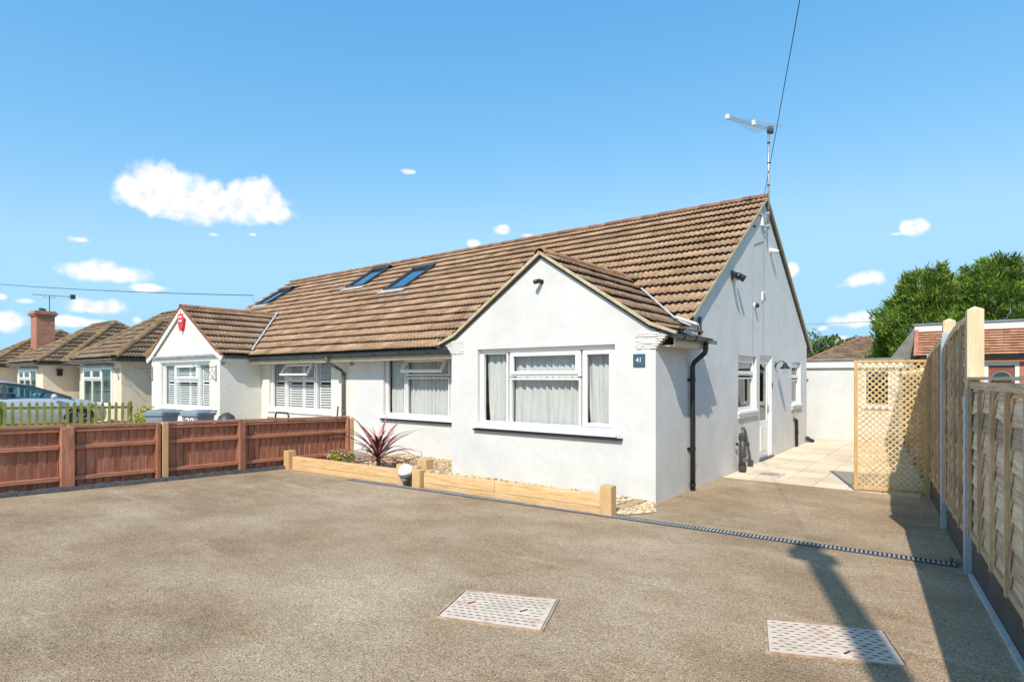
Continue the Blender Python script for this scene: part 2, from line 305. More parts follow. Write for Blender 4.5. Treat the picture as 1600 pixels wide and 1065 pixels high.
M['bitumen'] = material('bitumen_edge', [(.035, .036, .04), (.09, .09, .095)], scale=14, detail=5, rough=.8, bump=.8, bscale=35, spots=[((.25, .24, .22), 22, .68, .78)])
M['ground'] = material('grass_ground', [(.09, .11, .04), (.17, .17, .07)], scale=.8, detail=7, rough=.95, fine=.3, fscale=20)
M['forecourt'] = material('pale_forecourt', [(.36, .32, .27), (.46, .42, .36)], scale=1, detail=6, rough=.95, fine=.15, fscale=40, bump=.4, bscale=60)
M['pebble'] = material('buff_pebble', [(.40, .28, .15), (.58, .46, .30), (.66, .58, .46)], scale=16, rough=.7, rand=.35)
M['cover'] = material('galvanised_cover', [(.52, .42, .34), (.64, .54, .45), (.72, .64, .55)], scale=5, detail=7, rough=.75, spec=.2, spots=[((.50, .31, .22), 5, .52, .72)], fine=.14, fscale=50)
M['tread'] = material('worn_tread', [(.13, .09, .07), (.24, .18, .14)], scale=9, rough=.6, metal=.1)
M['rust'] = material('rusty_steel', [(.34, .22, .15), (.50, .38, .28)], scale=16, detail=6, rough=.85, fine=.3, spots=[((.30, .14, .07), 14, .5, .7)])
M['plaque'] = plain('slate_blue_plaque', (.045, .10, .15), rough=.4)
M['redbox'] = plain('red_alarm_box', (.62, .025, .03), rough=.35)
M['brickred'] = brickmat('red_brick', (.36, .11, .06), (.46, .17, .10), (.42, .33, .27), 1)
M['doorwood'] = plain('brown_door', (.25, .085, .05), rough=.4)
M['felt'] = material('roof_felt', [(.16, .16, .145), (.25, .25, .225)], scale=5, rough=.95)
M['bark'] = material('bark', [(.08, .055, .04), (.16, .12, .085)], scale=6, rough=.95, bump=.6, bscale=20)
M['conifer'] = material('conifer_foliage', [(.075, .145, .022), (.17, .26, .04), (.30, .38, .06)], scale=.9, detail=6, rough=.75, rand=.5, spec=.2, spots=[((.20, .13, .03), 1.6, .70, .80)], transl=.18)
M['leafgreen'] = material('broad_leaf', [(.07, .13, .025), (.15, .21, .05)], scale=2, rough=.6, rand=.35, transl=.2)
M['yellowleaf'] = material('golden_shrub_leaf', [(.20, .26, .03), (.42, .42, .05)], scale=6, rough=.6, rand=.35, transl=.2)
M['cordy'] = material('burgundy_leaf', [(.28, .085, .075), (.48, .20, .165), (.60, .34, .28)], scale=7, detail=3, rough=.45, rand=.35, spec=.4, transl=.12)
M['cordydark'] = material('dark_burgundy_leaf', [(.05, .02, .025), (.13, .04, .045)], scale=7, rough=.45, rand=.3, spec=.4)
M['flower'] = plain('pink_flower', (.55, .22, .40), rough=.6)
M['carpaint'] = plain('silver_car_paint', (.56, .58, .60), rough=.22, spec=.6, metal=.35, var=.02)
M['carglass'] = glassmat('car_glass', (.42, .60, .60), gloss=.10)
M['tyre'] = plain('tyre_rubber', (.02, .02, .021), rough=.8)
M['cable'] = plain('dark_cable', (.02, .035, .04), rough=.6)
M['greycable'] = plain('grey_cable', (.30, .31, .32), rough=.6)
M['polewood'] = material('pole_wood', [(.12, .08, .05), (.2, .14, .09)], scale=5, rough=.9, stretch=(5, 5, .5))
M['white_brick'] = material('painted_brick', [(.66, .65, .62), (.76, .75, .73)], scale=8, rough=.85, bump=.4, bscale=50, fine=.06, fscale=50)
M['greyband'] = material('grey_painted_band', [(.24, .26, .28), (.40, .42, .44)], scale=9, detail=6, rough=.85, bump=.5, bscale=40)

# ================================================================== SETTING
def sheet(name, xs, ys, dz, mat, kind='structure', jitter=0.):
    mb = MB(); n = len(xs)
    vs = [(x, y, gz(y) + dz + (random.uniform(-jitter, jitter))) for y in ys for x in xs]
    fs = [(j * n + i, j * n + i + 1, (j + 1) * n + i + 1, (j + 1) * n + i) for j in range(len(ys) - 1) for i in range(n - 1)]
    o = mb.add(vs, fs).build(name, mat, fix=False); return tag(o, kind=kind)
sheet('ground', [-400, -20, 0, 400], [-400, -3, 7.2, 600], -.03, M['ground'])
def fr(a, b, n): return [a + (b - a) * i / n for i in range(n + 1)]
sheet('driveway', fr(-9.46, 1.3, 24), fr(-8, -3, 3) + fr(-3, 7.2, 24)[1:] + [8, 9.0, 9.74], .004, M['asphalt'])
sheet('forecourt', [-20.4, -14, -9.47], [-8, -3, 0, 4, 7.2, 8.3], 0, M['forecourt'])
sheet('neighbour_forecourt', [-60, -40, -20.41], [-8, -3, 0, 4, 7.2, 8.3], 0, M['forecourt'])
sheet('street_pavement', [-80, 60], [-10.5, -8.001], .012, M['concrete'])
sheet('road', [-80, 60], [-18, -10.6], -.012, M['asphalt'])

# patio of separate slabs
patio = MB().box(-3.13, -.25, 9.75, 17.62, -.12, -.012).build('patio', M['joint']); tag(patio, kind='structure')
sm = MB().box(-.2215, .2215, -.2215, .2215, -.05, 0).build('paving_slab', M['slab'], patio, bevel=.004, M=Matrix.Translation((-2.9, 9.98, 0)))
k = 0
for i in range(6):
    for j in range(17):
        if i == 0 and j == 0: continue
        o = sm.copy(); link(o, patio, Matrix.Translation((-2.9 + i * .45, 9.98 + j * .45, random.uniform(-.002, .002))))
for j in range(17):   # cut strip against the fence
    pass
dc = thing('drain_cover', (-2.6, 10.5, 0), 'small grey drain cover with a rusty stain set in the patio paving', 'drain cover')
MB().box(-2.86, -2.36, 10.2, 10.8, -.02, .008).build('frame', M['concrete'], dc, bevel=.004)
MB().box(-2.83, -2.39, 10.23, 10.77, .0, .012).build('plate', M['cover'], dc)
MB().lathe([(.17, 0), (.15, .002), (.02, .003)], (-2.56, 10.5, .0125), seg=14).build('rust_stain', M['rust'], dc)

# ================================================================== ROOF TILES
TW, TC = .30, .345
def tile_mesh(mat, n=12, w=TW, L=TC + .07, amp=.014):
    mb = MB(); top = []; bot = []; back = []
    for i in range(n + 1):
        x = w * i / n; z = amp * (1 - math.cos(2 * math.pi * 3 * i / n))
        top.append((x, -.012, z + .046)); back.append((x, L, z - .012)); bot.append((x, -.004, z + .032))
    vs = top + back + bot; m = n + 1
    fs = [(i, i + 1, m + i + 1, m + i) for i in range(n)] + [(2 * m + i, 2 * m + i + 1, i + 1, i) for i in range(n)]
    mb.add(vs, fs); return mb
TM = tile_mesh(M['tile'])
TMESH = TM.mesh(M['tile'], name='roof_tile'); TMESH.polygons.foreach_set('use_smooth', [True] * 12 + [False] * 12)
def slope_frames(P0, U, inward, prof, ncol, test=None, w=TW, c=TC, jit=1.):
    """P0 eave corner; U along the eave; prof = [(h, z)] from eave inward; one matrix per tile."""
    out = []; P0 = Vector(P0); U = Vector(U); I = Vector(inward)
    pts = [P0 + I * h + Vector((0, 0, z)) for h, z in prof]; seg = [(pts[i + 1] - pts[i]).length for i in range(len(pts) - 1)]
    tot = sum(seg); nr = int(tot / c + .35)
    cc = tot / nr
    for r in range(nr):
        s = r * cc; k = 0
        while k < len(seg) - 1 and s >= seg[k] - 1e-6: s -= seg[k]; k += 1
        d = (pts[k + 1] - pts[k]).normalized(); p = pts[k] + d * s
        s2, k2 = r * cc + cc * .55, 0
        while k2 < len(seg) - 1 and s2 >= seg[k2]: s2 -= seg[k2]; k2 += 1
        d = (pts[k2 + 1] - pts[k2]).normalized(); N = U.cross(d).normalized()
        for q in range(ncol):
            o = p + U * (q * w); cen = o + U * (w / 2) + d * (c / 2)
            if test and not test(cen): continue
            m = Matrix.Identity(4)
            a = random.uniform(-.007, .007) * jit; U2 = (U + d * a).normalized(); d2 = (d - U * a + N * random.uniform(-.012, .006) * jit).normalized(); N2 = U2.cross(d2)
            oo = o + N * random.uniform(-.003, .003) * jit + d * random.uniform(-.006, .006) * jit
            for i in range(3): m[i][0] = U2[i]; m[i][1] = d2[i]; m[i][2] = N2[i]; m[i][3] = oo[i]
            out.append(m)
    return out
CAM = Vector((0, 0, 1.65))
def join_tiles(name, mats, mat, parent, mb0=None, clip=None):
    src = mb0 or TM; mb = MB()
    for m in mats: mb.add([m @ Vector(v) for v in src.v], src.f, random.random())
    me = mb.mesh(mat, name=name)
    me.polygons.foreach_set('use_smooth', ([True] * (len(src.f) // 2) + [False] * (len(src.f) // 2)) * len(mats))
    if clip:
        bm = bmesh.new(); bm.from_mesh(me)
        for co_, no_ in clip: bmesh.ops.bisect_plane(bm, geom=bm.verts[:] + bm.edges[:] + bm.faces[:], plane_co=co_, plane_no=no_, clear_outer=True)
        bm.to_mesh(me); bm.free()
    return tag(part(name, me, parent), kind='stuff')
def lay_tiles(roof, mats, nmax=296):
    mats = sorted(mats, key=lambda m: (m.translation - CAM).length)
    for m in mats[:nmax]: part('roof_tile', TMESH, roof, m)
    if mats[nmax:]: join_tiles('roof_tile_field', mats[nmax:], M['tile'], roof)
def ridge_tiles(parent, p, q, r=.115, L=.45, mat=None, name='ridge_tile', flat=.75, lift=0.):
    p, q = Vector(p), Vector(q); d = (q - p); n = max(1, round(d.length / L)); st = d / n; dn = d.normalized(); sd = dn.cross(Vector((0, 0, 1))).normalized(); u = sd.cross(dn)
    mb = MB(); vs = []; seg = 8
    for s_, rr in ((-.012, r * 1.06), (st.length + .02, r * .96)):
        vs += [Vector((rr * math.cos(math.pi * k / seg), s_, flat * rr * math.sin(math.pi * k / seg))) for k in range(seg + 1)]
    vs += [Vector((r * .86 * math.cos(math.pi * k / seg), -.012, flat * r * .86 * math.sin(math.pi * k / seg))) for k in range(seg + 1)]
    m_ = seg + 1
    mb.add(vs, [(k, k + 1, m_ + k + 1, m_ + k) for k in range(seg)] + [(2 * m_ + k, 2 * m_ + k + 1, k + 1, k) for k in range(seg)])
    me = mb.mesh(mat or M['ridge'], name=name); me.polygons.foreach_set('use_smooth', [True] * seg + [False] * seg)
    for i in range(n):
        a = p + st * i + Vector((0, 0, lift)); mt = Matrix.Identity(4); jit = random.uniform(-.02, .02)
        d2 = (dn + u * jit * .5 + sd * jit * .3).normalized(); s2 = d2.cross(u).normalized(); u2 = s2.cross(d2)
        for j in range(3): mt[j][0] = s2[j]; mt[j][1] = d2[j]; mt[j][2] = u2[j]; mt[j][3] = a[j]
        part(name, me, parent, mt)

# ================================================================== WALLS AND WINDOWS
def wall_cells(mb, O, ax, nr, a0, a1, z0, z1, holes, depth=.13):
    O, ax, nr = Vector(O), Vector(ax), Vector(nr)
    xs = sorted({a0, a1, *[h[0] for h in holes], *[h[1] for h in holes]}); zs = sorted({z0, z1, *[h[2] for h in holes], *[h[3] for h in holes]})
    P = lambda a, z, n=0: O + ax * a + nr * n + Vector((0, 0, z))
    for i in range(len(xs) - 1):
        for j in range(len(zs) - 1):
            ca, cz = (xs[i] + xs[i + 1]) / 2, (zs[j] + zs[j + 1]) / 2
            if any(h[0] < ca < h[1] and h[2] < cz < h[3] for h in holes): continue
            mb.poly(P(xs[i], zs[j]), P(xs[i + 1], zs[j]), P(xs[i + 1], zs[j + 1]), P(xs[i], zs[j + 1]))
    for l, r, b, t in holes:
        mb.poly(P(l, b), P(l, t), P(l, t, -depth), P(l, b, -depth)); mb.poly(P(r, b), P(r, b, -depth), P(r, t, -depth), P(r, t))
        mb.poly(P(l, t), P(r, t), P(r, t, -depth), P(l, t, -depth)); mb.poly(P(l, b), P(l, b, -depth), P(r, b, -depth), P(r, b))
def window(parent, O, ax, nr, l, r, b, t, lights, set_back=.07, fw=.055, glass='glass', sill=.05, sill_mat='upvc'):
    """lights: (a0,a1,z0,z1, kind) in metres inside l..r,b..t; kind 'f' fixed, 's' sash, 'o' open top-hung sash."""
    O, ax, nr = Vector(O), Vector(ax), Vector(nr); U = Vector((0, 0, 1))
    P = lambda a, z, n=0: O + ax * a + nr * (n - set_back) + U * z
    def rect(mb, a0, a1, z0, z1, n0, n1):
        pts = [P(a0, z0, n0), P(a1, z0, n0), P(a1, z1, n0), P(a0, z1, n0)]; mb.prism(pts, nr * (n1 - n0))
    def ring(mb, a0, a1, z0, z1, w, n0, n1):
        rect(mb, a0, a1, z0, z0 + w, n0, n1); rect(mb, a0, a1, z1 - w, z1, n0, n1); rect(mb, a0, a0 + w, z0 + w, z1 - w, n0, n1); rect(mb, a1 - w, a1, z0 + w, z1 - w, n0, n1)
    fb = MB(); ring(fb, l, r, b, t, fw, -.06, 0)
    for (a0, a1, z0, z1, kd) in lights:      # mullions and transoms: a ring round each light
        ring(fb, a0 - fw * .5, a1 + fw * .5, z0 - fw * .5, z1 + fw * .5, fw * .5, -.058, -.002)
    win = fb.build('window', M['upvc'], parent)
    if sill:
        s_ = MB(); s_.prism([P(l - .03, b - .04, 0), P(r + .03, b - .04, 0), P(r + .03, b + .012, 0), P(l - .03, b + .012, 0)], nr * (set_back + sill)); s_.build('sill', M[sill_mat], win, bevel=.006)
    for (a0, a1, z0, z1, kd) in lights:
        if kd == 'f':
            gb = MB().poly(P(a0, z0, -.03), P(a1, z0, -.03), P(a1, z1, -.03), P(a0, z1, -.03)); gb.build('pane', M[glass], win)
        else:
            sw = .052; sb = MB(); gb = MB(); seal = MB()
            ring(sb, a0, a1, z0, z1, sw, -.03, .022); gb.poly(P(a0 + sw, z0 + sw, -.005), P(a1 - sw, z0 + sw, -.005), P(a1 - sw, z1 - sw, -.005), P(a0 + sw, z1 - sw, -.005))
            if kd == 'o':
                piv = P(0, z1, 0); rm = Matrix.Rotation(R(33), 4, ax) if (ax.cross(U) - nr).length < .5 else Matrix.Rotation(R(-33), 4, ax)
                if ((rm @ Vector((0, 0, -1))).dot(nr)) < 0: rm = rm.inverted()
                for q in (sb, gb): q.v = [tuple(rm @ (Vector(v) - piv) + piv + nr * .025) for v in q.v]
                st = MB()
                for aa in (a0 + .03, a1 - .03):
                    st.bar(P(aa, z1 - .12, -.02), rm @ (P(aa, z1 - .28, 0) - piv) + piv, .012, .02)
                st.build('stay', M['alu'], win)
            sb.build('sash', M['upvc'], win, bevel=.008); gb.build('pane', M[glass], win)
    return win
def gutter(parent, p, q, mat='gutter', r=.058, nb=4, out=(0, -1, 0)):
    p, q = Vector(p), Vector(q); d = (q - p).normalized(); sd = d.cross(Vector((0, 0, 1))).normalized(); n = 8
    mb = MB(); vs = []
    for a in (p, q):
        for rr in (r, r - .006): vs += [a + sd * rr * math.cos(math.pi + math.pi * k / n) + Vector((0, 0, rr * math.sin(math.pi + math.pi * k / n))) for k in range(n + 1)]
    m = n + 1
    fs = [(k, k + 1, 2 * m + k + 1, 2 * m + k) for k in range(n)] + [(m + k + 1, m + k, 3 * m + k, 3 * m + k + 1) for k in range(n)]
    fs += [(0, m, 3 * m, 2 * m), (m - 1, 2 * m - 1, 4 * m - 1, 3 * m - 1)] + [tuple(range(m)), tuple(range(2 * m, 3 * m))]
    mb.add(vs, fs); g = mb.build('gutter', M[mat], parent)
    for i in range(nb):
        c_ = p + (q - p) * ((i + .5) / nb); bb = MB()
        pts = [c_ + sd * (r + .006) * math.cos(math.pi + math.pi * k / 8) + Vector((0, 0, (r + .006) * math.sin(math.pi + math.pi * k / 8))) for k in range(9)]
        for k in range(8): bb.bar(pts[k], pts[k + 1], .03, .008, up=(pts[k] + pts[k + 1]) / 2 - c_)
        bb.bar(c_ - Vector(out) * .055 + Vector((0, 0, -.03)), c_ - Vector(out) * .03 + Vector((0, 0, -.05)), .03, .03); bb.build('bracket', M[mat], g)
    return g
def curtain(name, O, ax, nr, a0, a1, z0, z1, label, amp=.05, folds=11, gather=None, group='net curtains'):
    O, ax, nr = Vector(O), Vector(ax), Vector(nr); n = int((a1 - a0) / .012); nz_ = 14; mb = MB(); vs = []
    ph = random.uniform(0, 6)
    for j in range(nz_ + 1):
        z = z0 + (z1 - z0) * j / nz_
        for i in range(n + 1):
            t = i / n; a = a0 + (a1 - a0) * t
            if gather: a += gather * (1 - j / nz_) ** 2 * (1 - t)
            w = math.sin(t * folds * 6.283 + ph + 2.2 * math.sin(5.1 * t + ph) + .6 * math.sin(3 * t + j * .15)) * (.35 + .4 * math.sin(9 * t + ph) ** 2) + .4 * math.sin(t * folds * 2.3 * 6.283 + 2 * ph) * (.6 + .4 * math.sin(j * .4 + 7 * t))
            vs.append(O + ax * a + nr * (w * amp * (.55 + .45 * (1 - j / nz_))) + Vector((0, 0, z)))
    m = n + 1
    mb.add(vs, [(j * m + i, j * m + i + 1, (j + 1) * m + i + 1, (j + 1) * m + i) for j in range(nz_) for i in range(n)])
    o = mb.build(name, M['net'], smooth=True, fix=False); return tag(o, label, 'curtain', group)
def corbel(parent, x_in, x_out, y, z0, z1, sgn, mat='white_brick', depth=1.0):
    """uneven projecting courses under the eave at the side of a gable: steps outward from x_in to x_out."""
    base = MB().box(min(x_in, x_in - sgn * .02), max(x_in, x_in - sgn * .02), y + .01, y + .03, z0, z1).build('corbel', M[mat], parent)
    n = 7
    for i in range(n):
        za = z0 + (z1 - z0) * i / n; zb = z0 + (z1 - z0) * (i + 1) / n - .003
        xo = x_in + (x_out - x_in) * ((i + 1) / n) ** 1.3; xa = x_in - sgn * (.27 + random.uniform(-.01, .01))
        m_ = MB(); steps = 3; prev = xa
        for k_ in range(steps):
            nx = xa + (xo - xa) * (k_ + 1) / steps + (random.uniform(-.03, .03) if k_ < steps - 1 else 0)
            m_.box(min(prev, nx) + .002, max(prev, nx) - .002, y - random.uniform(.006, .019), y + .09, za + random.uniform(0, .003), zb + random.uniform(-.004, .002)); prev = nx
        m_.build('corbel_course', M[mat], base, bevel=.004)

# ================================================================== MAIN PAIR OF BUNGALOWS
YR, ZR, SL = 12.44, 5.31, .664                 # ridge line and pitch
YE = 7.76; ZE = ZR - SL * (YR - YE)            # front eave edge
YW, YB = 8.22, 16.5                            # front and rear wall
zmain = lambda y: ZR - SL * abs(YR - y)
BF = 7.11                                      # bay front wall
# ---- right-hand house, number 41
H1 = thing('bungalow', (-6.9, 11, 0), 'white rendered bungalow with a front gable bay and number 41 plaque', 'bungalow')
X0, X1, XA, XB, XC = -10.8, -3.13, -6.78, -3.13, -4.94
ZA = 3.52                                      # bay ridge
bayprof = [(0, 2.235), (.36, 2.37), (2.11, ZA)]  # eave edge -> kick -> ridge
def zbay1(x): 
    h = 2.11 - abs(x - XC); return -9 if h < 0 else (2.235 + .375 * h if h < .36 else 2.37 + (h - .36) * (ZA - 2.37) / 1.75)
w = MB()
BW = (-6.2, -3.72, .88, 2.11)
wall_cells(w, (0, BF, 0), (1, 0, 0), (0, -1, 0), XA, XB, -.1, 2.27, [BW])
pts = [(XA, 2.27)] + [(x, zbay1(x) - .045) for x in (XA, -6.69, XC, -3.19, XB)] + [(XB, 2.27)]
w.poly(*[(x, BF, z) for x, z in pts])
SW1 = (10.66, 11.84, 1.03, 2.06); SD = (12.06, 12.98, -.02, 2.10); SW2 = (14.82, 15.8, 1.01, 2.02)
wall_cells(w, (XB, 0, 0), (0, 1, 0), (1, 0, 0), BF, YB, -.1, 2.3, [SW1, SD, SW2], depth=.11)
w.poly((XB, YW - .12, 2.3), (XB, YB, 2.3), (XB, YB, zmain(YB) - .05), (XB, YR, ZR - .06), (XB, YW - .12, zmain(YW - .12) - .05))
FW = (-9.87, -7.32, .82, 2.10)
wall_cells(w, (0, YW, 0), (1, 0, 0), (0, -1, 0), X0, XA, -.1, 2.45, [FW])
w.poly((XA, BF, -.1), (XA, YW, -.1), (XA, YW, 2.4), (XA, BF, 2.27))
w.poly((X0, YB, -.1), (X1, YB, -.1), (X1, YB, 2.6), (X0, YB, 2.6))
wall1 = w.build('wall', M['render'], H1, fix=False)
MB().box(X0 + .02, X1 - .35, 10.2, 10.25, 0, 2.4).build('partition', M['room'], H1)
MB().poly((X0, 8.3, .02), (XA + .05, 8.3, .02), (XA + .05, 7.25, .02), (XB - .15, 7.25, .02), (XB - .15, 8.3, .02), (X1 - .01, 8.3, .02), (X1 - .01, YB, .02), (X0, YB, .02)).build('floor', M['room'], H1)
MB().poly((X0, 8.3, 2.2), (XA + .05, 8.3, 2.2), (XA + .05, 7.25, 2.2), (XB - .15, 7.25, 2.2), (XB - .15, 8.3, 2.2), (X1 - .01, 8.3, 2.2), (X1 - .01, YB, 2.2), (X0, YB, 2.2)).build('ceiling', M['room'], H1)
# roof: sarking deck, tiles, ridge
def deck(x0, x1, name='roof', parent=None):
    d_ = MB(); t_ = .07
    d_.prism([(x0, YE + .03, ZE - .055), (x0, YR, ZR - .05), (x0, YB + .4, zmain(YB + .4) - .05), (x0, YB + .4, zmain(YB + .4) - .05 - t_), (x0, YR, ZR - .05 - t_), (x0, YE + .03, ZE - .055 - t_)], (x1 - x0, 0, 0))
    return d_.build(name, M['felt'], parent)
roof1 = deck(X0, X1 - .02, parent=H1)
def front_tiles(x0, x1, hide):
    n = round((x1 - x0) / TW); wd = (x1 - x0) / n
    return slope_frames((x0, YE, 0), (1, 0, 0), (0, 1, 0), [(0, ZE), (.6, ZE + SL * .6), (YR - YE, ZR)], n, test=hide, w=wd)
t1 = front_tiles(X0, X1 + .06, lambda c: not (zbay1(c.x) > c.z + .06 and c.y < 10.4) and not (c.y < 8.1 and c.x > XC))
bdepth = YR - (ZR - ZA) / SL                    # where the bay ridge meets the main slope
def bay_tiles(xc, half, prof, side, y0, zf, ymax):
    n = int((ymax - y0) / TW) + 1
    if side > 0: return slope_frames((xc + half, y0, 0), (0, 1, 0), (-1, 0, 0), prof, n, test=lambda c: zmain(c.y) < c.z + .12 or c.y < YE)
    return slope_frames((xc - half, y0 + n * TW, 0), (0, -1, 0), (1, 0, 0), prof, n, test=lambda c: zmain(c.y) < c.z + .12 or c.y < YE)
b1r = [m for m in bay_tiles(XC, 2.11, bayprof, 1, BF - .05, zbay1, bdepth)]
b1l = bay_tiles(XC, 2.11, bayprof, -1, BF - .05, zbay1, bdepth)
bd = MB()
for sg in (1, -1):
    pr = [(XC + sg * (2.11 - h), z) for h, z in bayprof]
    for (xa, za), (xb, zb) in zip(pr, pr[1:]):
        yb_ = bdepth + .1 if zb > 3 else 8.5
        bd.prism([(xa, BF + .01, za - .045), (xb, BF + .01, zb - .045), (xb, BF + .01, zb - .1), (xa, BF + .01, za - .1)], (0, (yb_ if zb > 3 else 8.6) - BF, 0))
bd.build('bay_deck', M['felt'], roof1)
lay_tiles(roof1, b1r + sorted(t1, key=lambda m: (m.translation - CAM).length) + b1l)
ridge_tiles(roof1, (X0, YR, ZR), (X1 + .05, YR, ZR), lift=-.015)
ridge_tiles(roof1, (XC, BF - .05, ZA), (XC, bdepth + .05, ZA), r=.10, lift=-.015)
# verges: mortar fillet on undercloak
def verge(parent, pts, off, thick=.05, hh=.06, mat='mortar', name='verge', drop=.025):
    o = MB()
    for a, b in zip(pts, pts[1:]): o.bar(Vector(a) + Vector((0, 0, -drop)), Vector(b) + Vector((0, 0, -drop)), thick, hh)
    return o.build(name, M[mat], parent)
bayv = lambda sg, y, dz=0: [(XC + sg * (2.11 - h), y, z + dz) for h, z in bayprof][::-1]
for sg in (1, -1):
    verge(roof1, bayv(sg, BF - .03), 0, .07, .04, 'mortar', drop=.012); verge(roof1, bayv(sg, BF - .012, -.05), 0, .03, .035, 'darkgrey', 'undercloak', drop=.005)
gv = [(X1 + .03, YE + .55, zmain(YE + .55)), (X1 + .03, YR, ZR), (X1 + .03, YB + .4, zmain(YB + .4))]
verge(roof1, gv, 0, .08, .05, 'mortar', drop=.02); verge(roof1, [(x - .012, y, z - .06) for x, y, z in gv], 0, .035, .04, 'darkgrey', 'undercloak')
# lead valley between bay and main slope
def valley(parent, xc, half, prof, sg, dz=.095):
    pts = []
    for k_ in range(13):
        h = half * (.06 + .92 * k_ / 12); z = prof[0][1]
        for (h0, z0), (h1, z1) in zip(prof, prof[1:]):
            if h0 <= h <= h1: z = z0 + (z1 - z0) * (h - h0) / (h1 - h0)
        pts.append(Vector((xc + sg * (half - h), YR - (ZR - z) / SL, z + dz)))
    return pts
vl = MB(); p_ = valley(roof1, XC, 2.11, bayprof, 1)[:9]
for a, b in zip(p_, p_[1:]): vl.bar(a, b, .03, .02, up=(0, -.55, .83))
vl.build('valley', M['lead'], roof1)
MB().bar((-3.25, 8.1, 2.52), (-2.95, 8.16, 2.4), .22, .05).build('mortar_patch', M['uppaint'], roof1, bevel=.02)
# eaves: fascia, soffit, gutters, downpipe
MB().box(X0 + .001, XA - .14, YE + .07, YE + .095, ZE - .19, ZE - .045).build('fascia', M['fascia'], H1)
MB().box(X0 + .001, XA, YE + .095, YW, ZE - .19, ZE - .17).build('soffit', M['fascia'], H1)
gutter(H1, (X0, YE + .005, ZE - .03), (XA - .08, YE + .005, ZE - .03), nb=5)
EX = XC + 2.11
MB().box(EX - .075, EX - .05, BF + .04, 8.28, 2.06, 2.2).build('fascia', M['fascia'], H1)
MB().box(XB + .001, EX - .075, BF + .1, 8.28, 2.06, 2.08).build('soffit', M['fascia'], H1)
gutter(H1, (EX + .0, BF - .05, 2.205), (EX + .0, 8.26, 2.205), nb=3, out=(1, 0, 0))
ELX = XC - 2.11
gutter(H1, (ELX, 7.7, 2.205), (ELX, BF - .05, 2.205), nb=1, out=(-1, 0, 0))
dp = MB(); dp.tube([(EX, 8.13, 2.16), (EX, 8.13, 2.06), (EX - .02, 8.145, 2.0), (XB + .08, 8.29, 1.88), (XB + .055, 8.28, 1.82), (XB + .055, 8.28, 1.2), (XB + .055, 8.28, .03)], .036, 12)
dpo = dp.build('downpipe', M['black'], H1, smooth=True)
for z in (1.62, .62, .1): MB().lathe([(.044, -.02), (.044, .02)], (XB + .055, 8.28, z), seg=12).build('pipe_clip', M['black'], dpo)
for z in (1.62, .62): MB().bar((XB + .01, 8.2, z), (XB + .01, 8.36, z), .02, .03).build('pipe_clip', M['black'], dpo)
MB().tube([(XB + .04, 8.62, 2.55), (XB + .07, 8.52, 2.42), (XB + .1, 8.44, 2.3)], .03, 10).build('overflow_pipe', M['black'], H1, smooth=True)
corbel(H1, XB - .0, XB + .2, BF, 2.03, 2.25, 1); corbel(H1, XA + .0, XA - .2, BF, 2.05, 2.27, -1)
# windows of 41
zt = 2.11
window(H1, (0, BF, 0), (1, 0, 0), (0, -1, 0), *BW, [(-6.13, -5.66, .96, 2.03, 'f'), (-5.565, -4.335, 1.70, 2.03, 's'), (-5.565, -4.335, .96, 1.62, 'f'), (-4.245, -3.79, .96, 2.03, 's')], sill=.05)
MB().box(-6.26, -3.6, BF - .055, BF + .0, .802, .832).build('sill_drip', M['black'], H1)
window(H1, (0, YW, 0), (1, 0, 0), (0, -1, 0), *FW, [(-9.8, -9.28, .9, 2.02, 'f'), (-9.19, -8.0, 1.72, 2.03, 'o'), (-9.19, -8.0, .9, 1.63, 'f'), (-7.91, -7.39, .9, 2.02, 'f')], sill=.05)
MB().box(-9.93, -6.8, YW - .055, YW, .742, .772).build('sill_drip', M['black'], H1)
window(H1, (XB, 0, 0), (0, 1, 0), (1, 0, 0), *SW1, [(10.74, 11.76, 1.72, 1.98, 's'), (10.74, 11.76, 1.11, 1.63, 'f')], glass='dglass', sill=.03, set_back=.06)
MB().box(XB - .02, XB + .035, 10.62, 11.9, .92, .985).build('sill_drip', M['concrete'], H1)
window(H1, (XB, 0, 0), (0, 1, 0), (1, 0, 0), *SW2, [(14.89, 15.73, 1.66, 1.96, 's'), (14.89, 15.73, 1.08, 1.58, 'f')], glass='dglass', sill=.03, set_back=.06)
MB().box(XB - .02, XB + .035, 14.78, 15.86, .9, .965).build('sill_drip', M['concrete'], H1)
# side door
dm = MB()
for a in ((12.06, 12.13, 0, 2.10), (12.91, 12.98, 0, 2.10), (12.13, 12.91, 2.03, 2.10)): dm.box(XB - .12, XB - .03, a[0], a[1], a[2], a[3])
door = dm.build('door', M['upvc'], H1)
dl = MB(); dl.box(XB - .1, XB - .05, 12.13, 12.91, .02, .78); dl.box(XB - .1, XB - .05, 12.13, 12.24, .78, 2.03); dl.box(XB - .1, XB - .05, 12.8, 12.91, .78, 2.03); dl.box(XB - .1, XB - .05, 12.24, 12.8, 1.93, 2.03)
dl.box(XB - .055, XB - .04, 12.27, 12.77, .16, .66); dl.build('door_leaf', M['upvc'], door, bevel=.006)
MB().box(XB - .08, XB - .07, 12.24, 12.8, .78, 1.93).build('pane', M['dglass'], door)
h_ = MB(); h_.box(XB - .05, XB - .035, 12.84, 12.88, .9, 1.12); h_.bar((XB - .02, 12.86, 1.04), (XB - .02, 12.74, 1.04), .02, .02); h_.build('handle', M['alu'], door)
MB().box(XB - .02, XB + .05, 12.02, 13.02, -.02, .03).build('threshold', M['darkgrey'], door)
MB().box(XB - .0, XB + .012, 13.0, 13.04, 1.45, 1.55).build('doorbell', M['black'], H1)
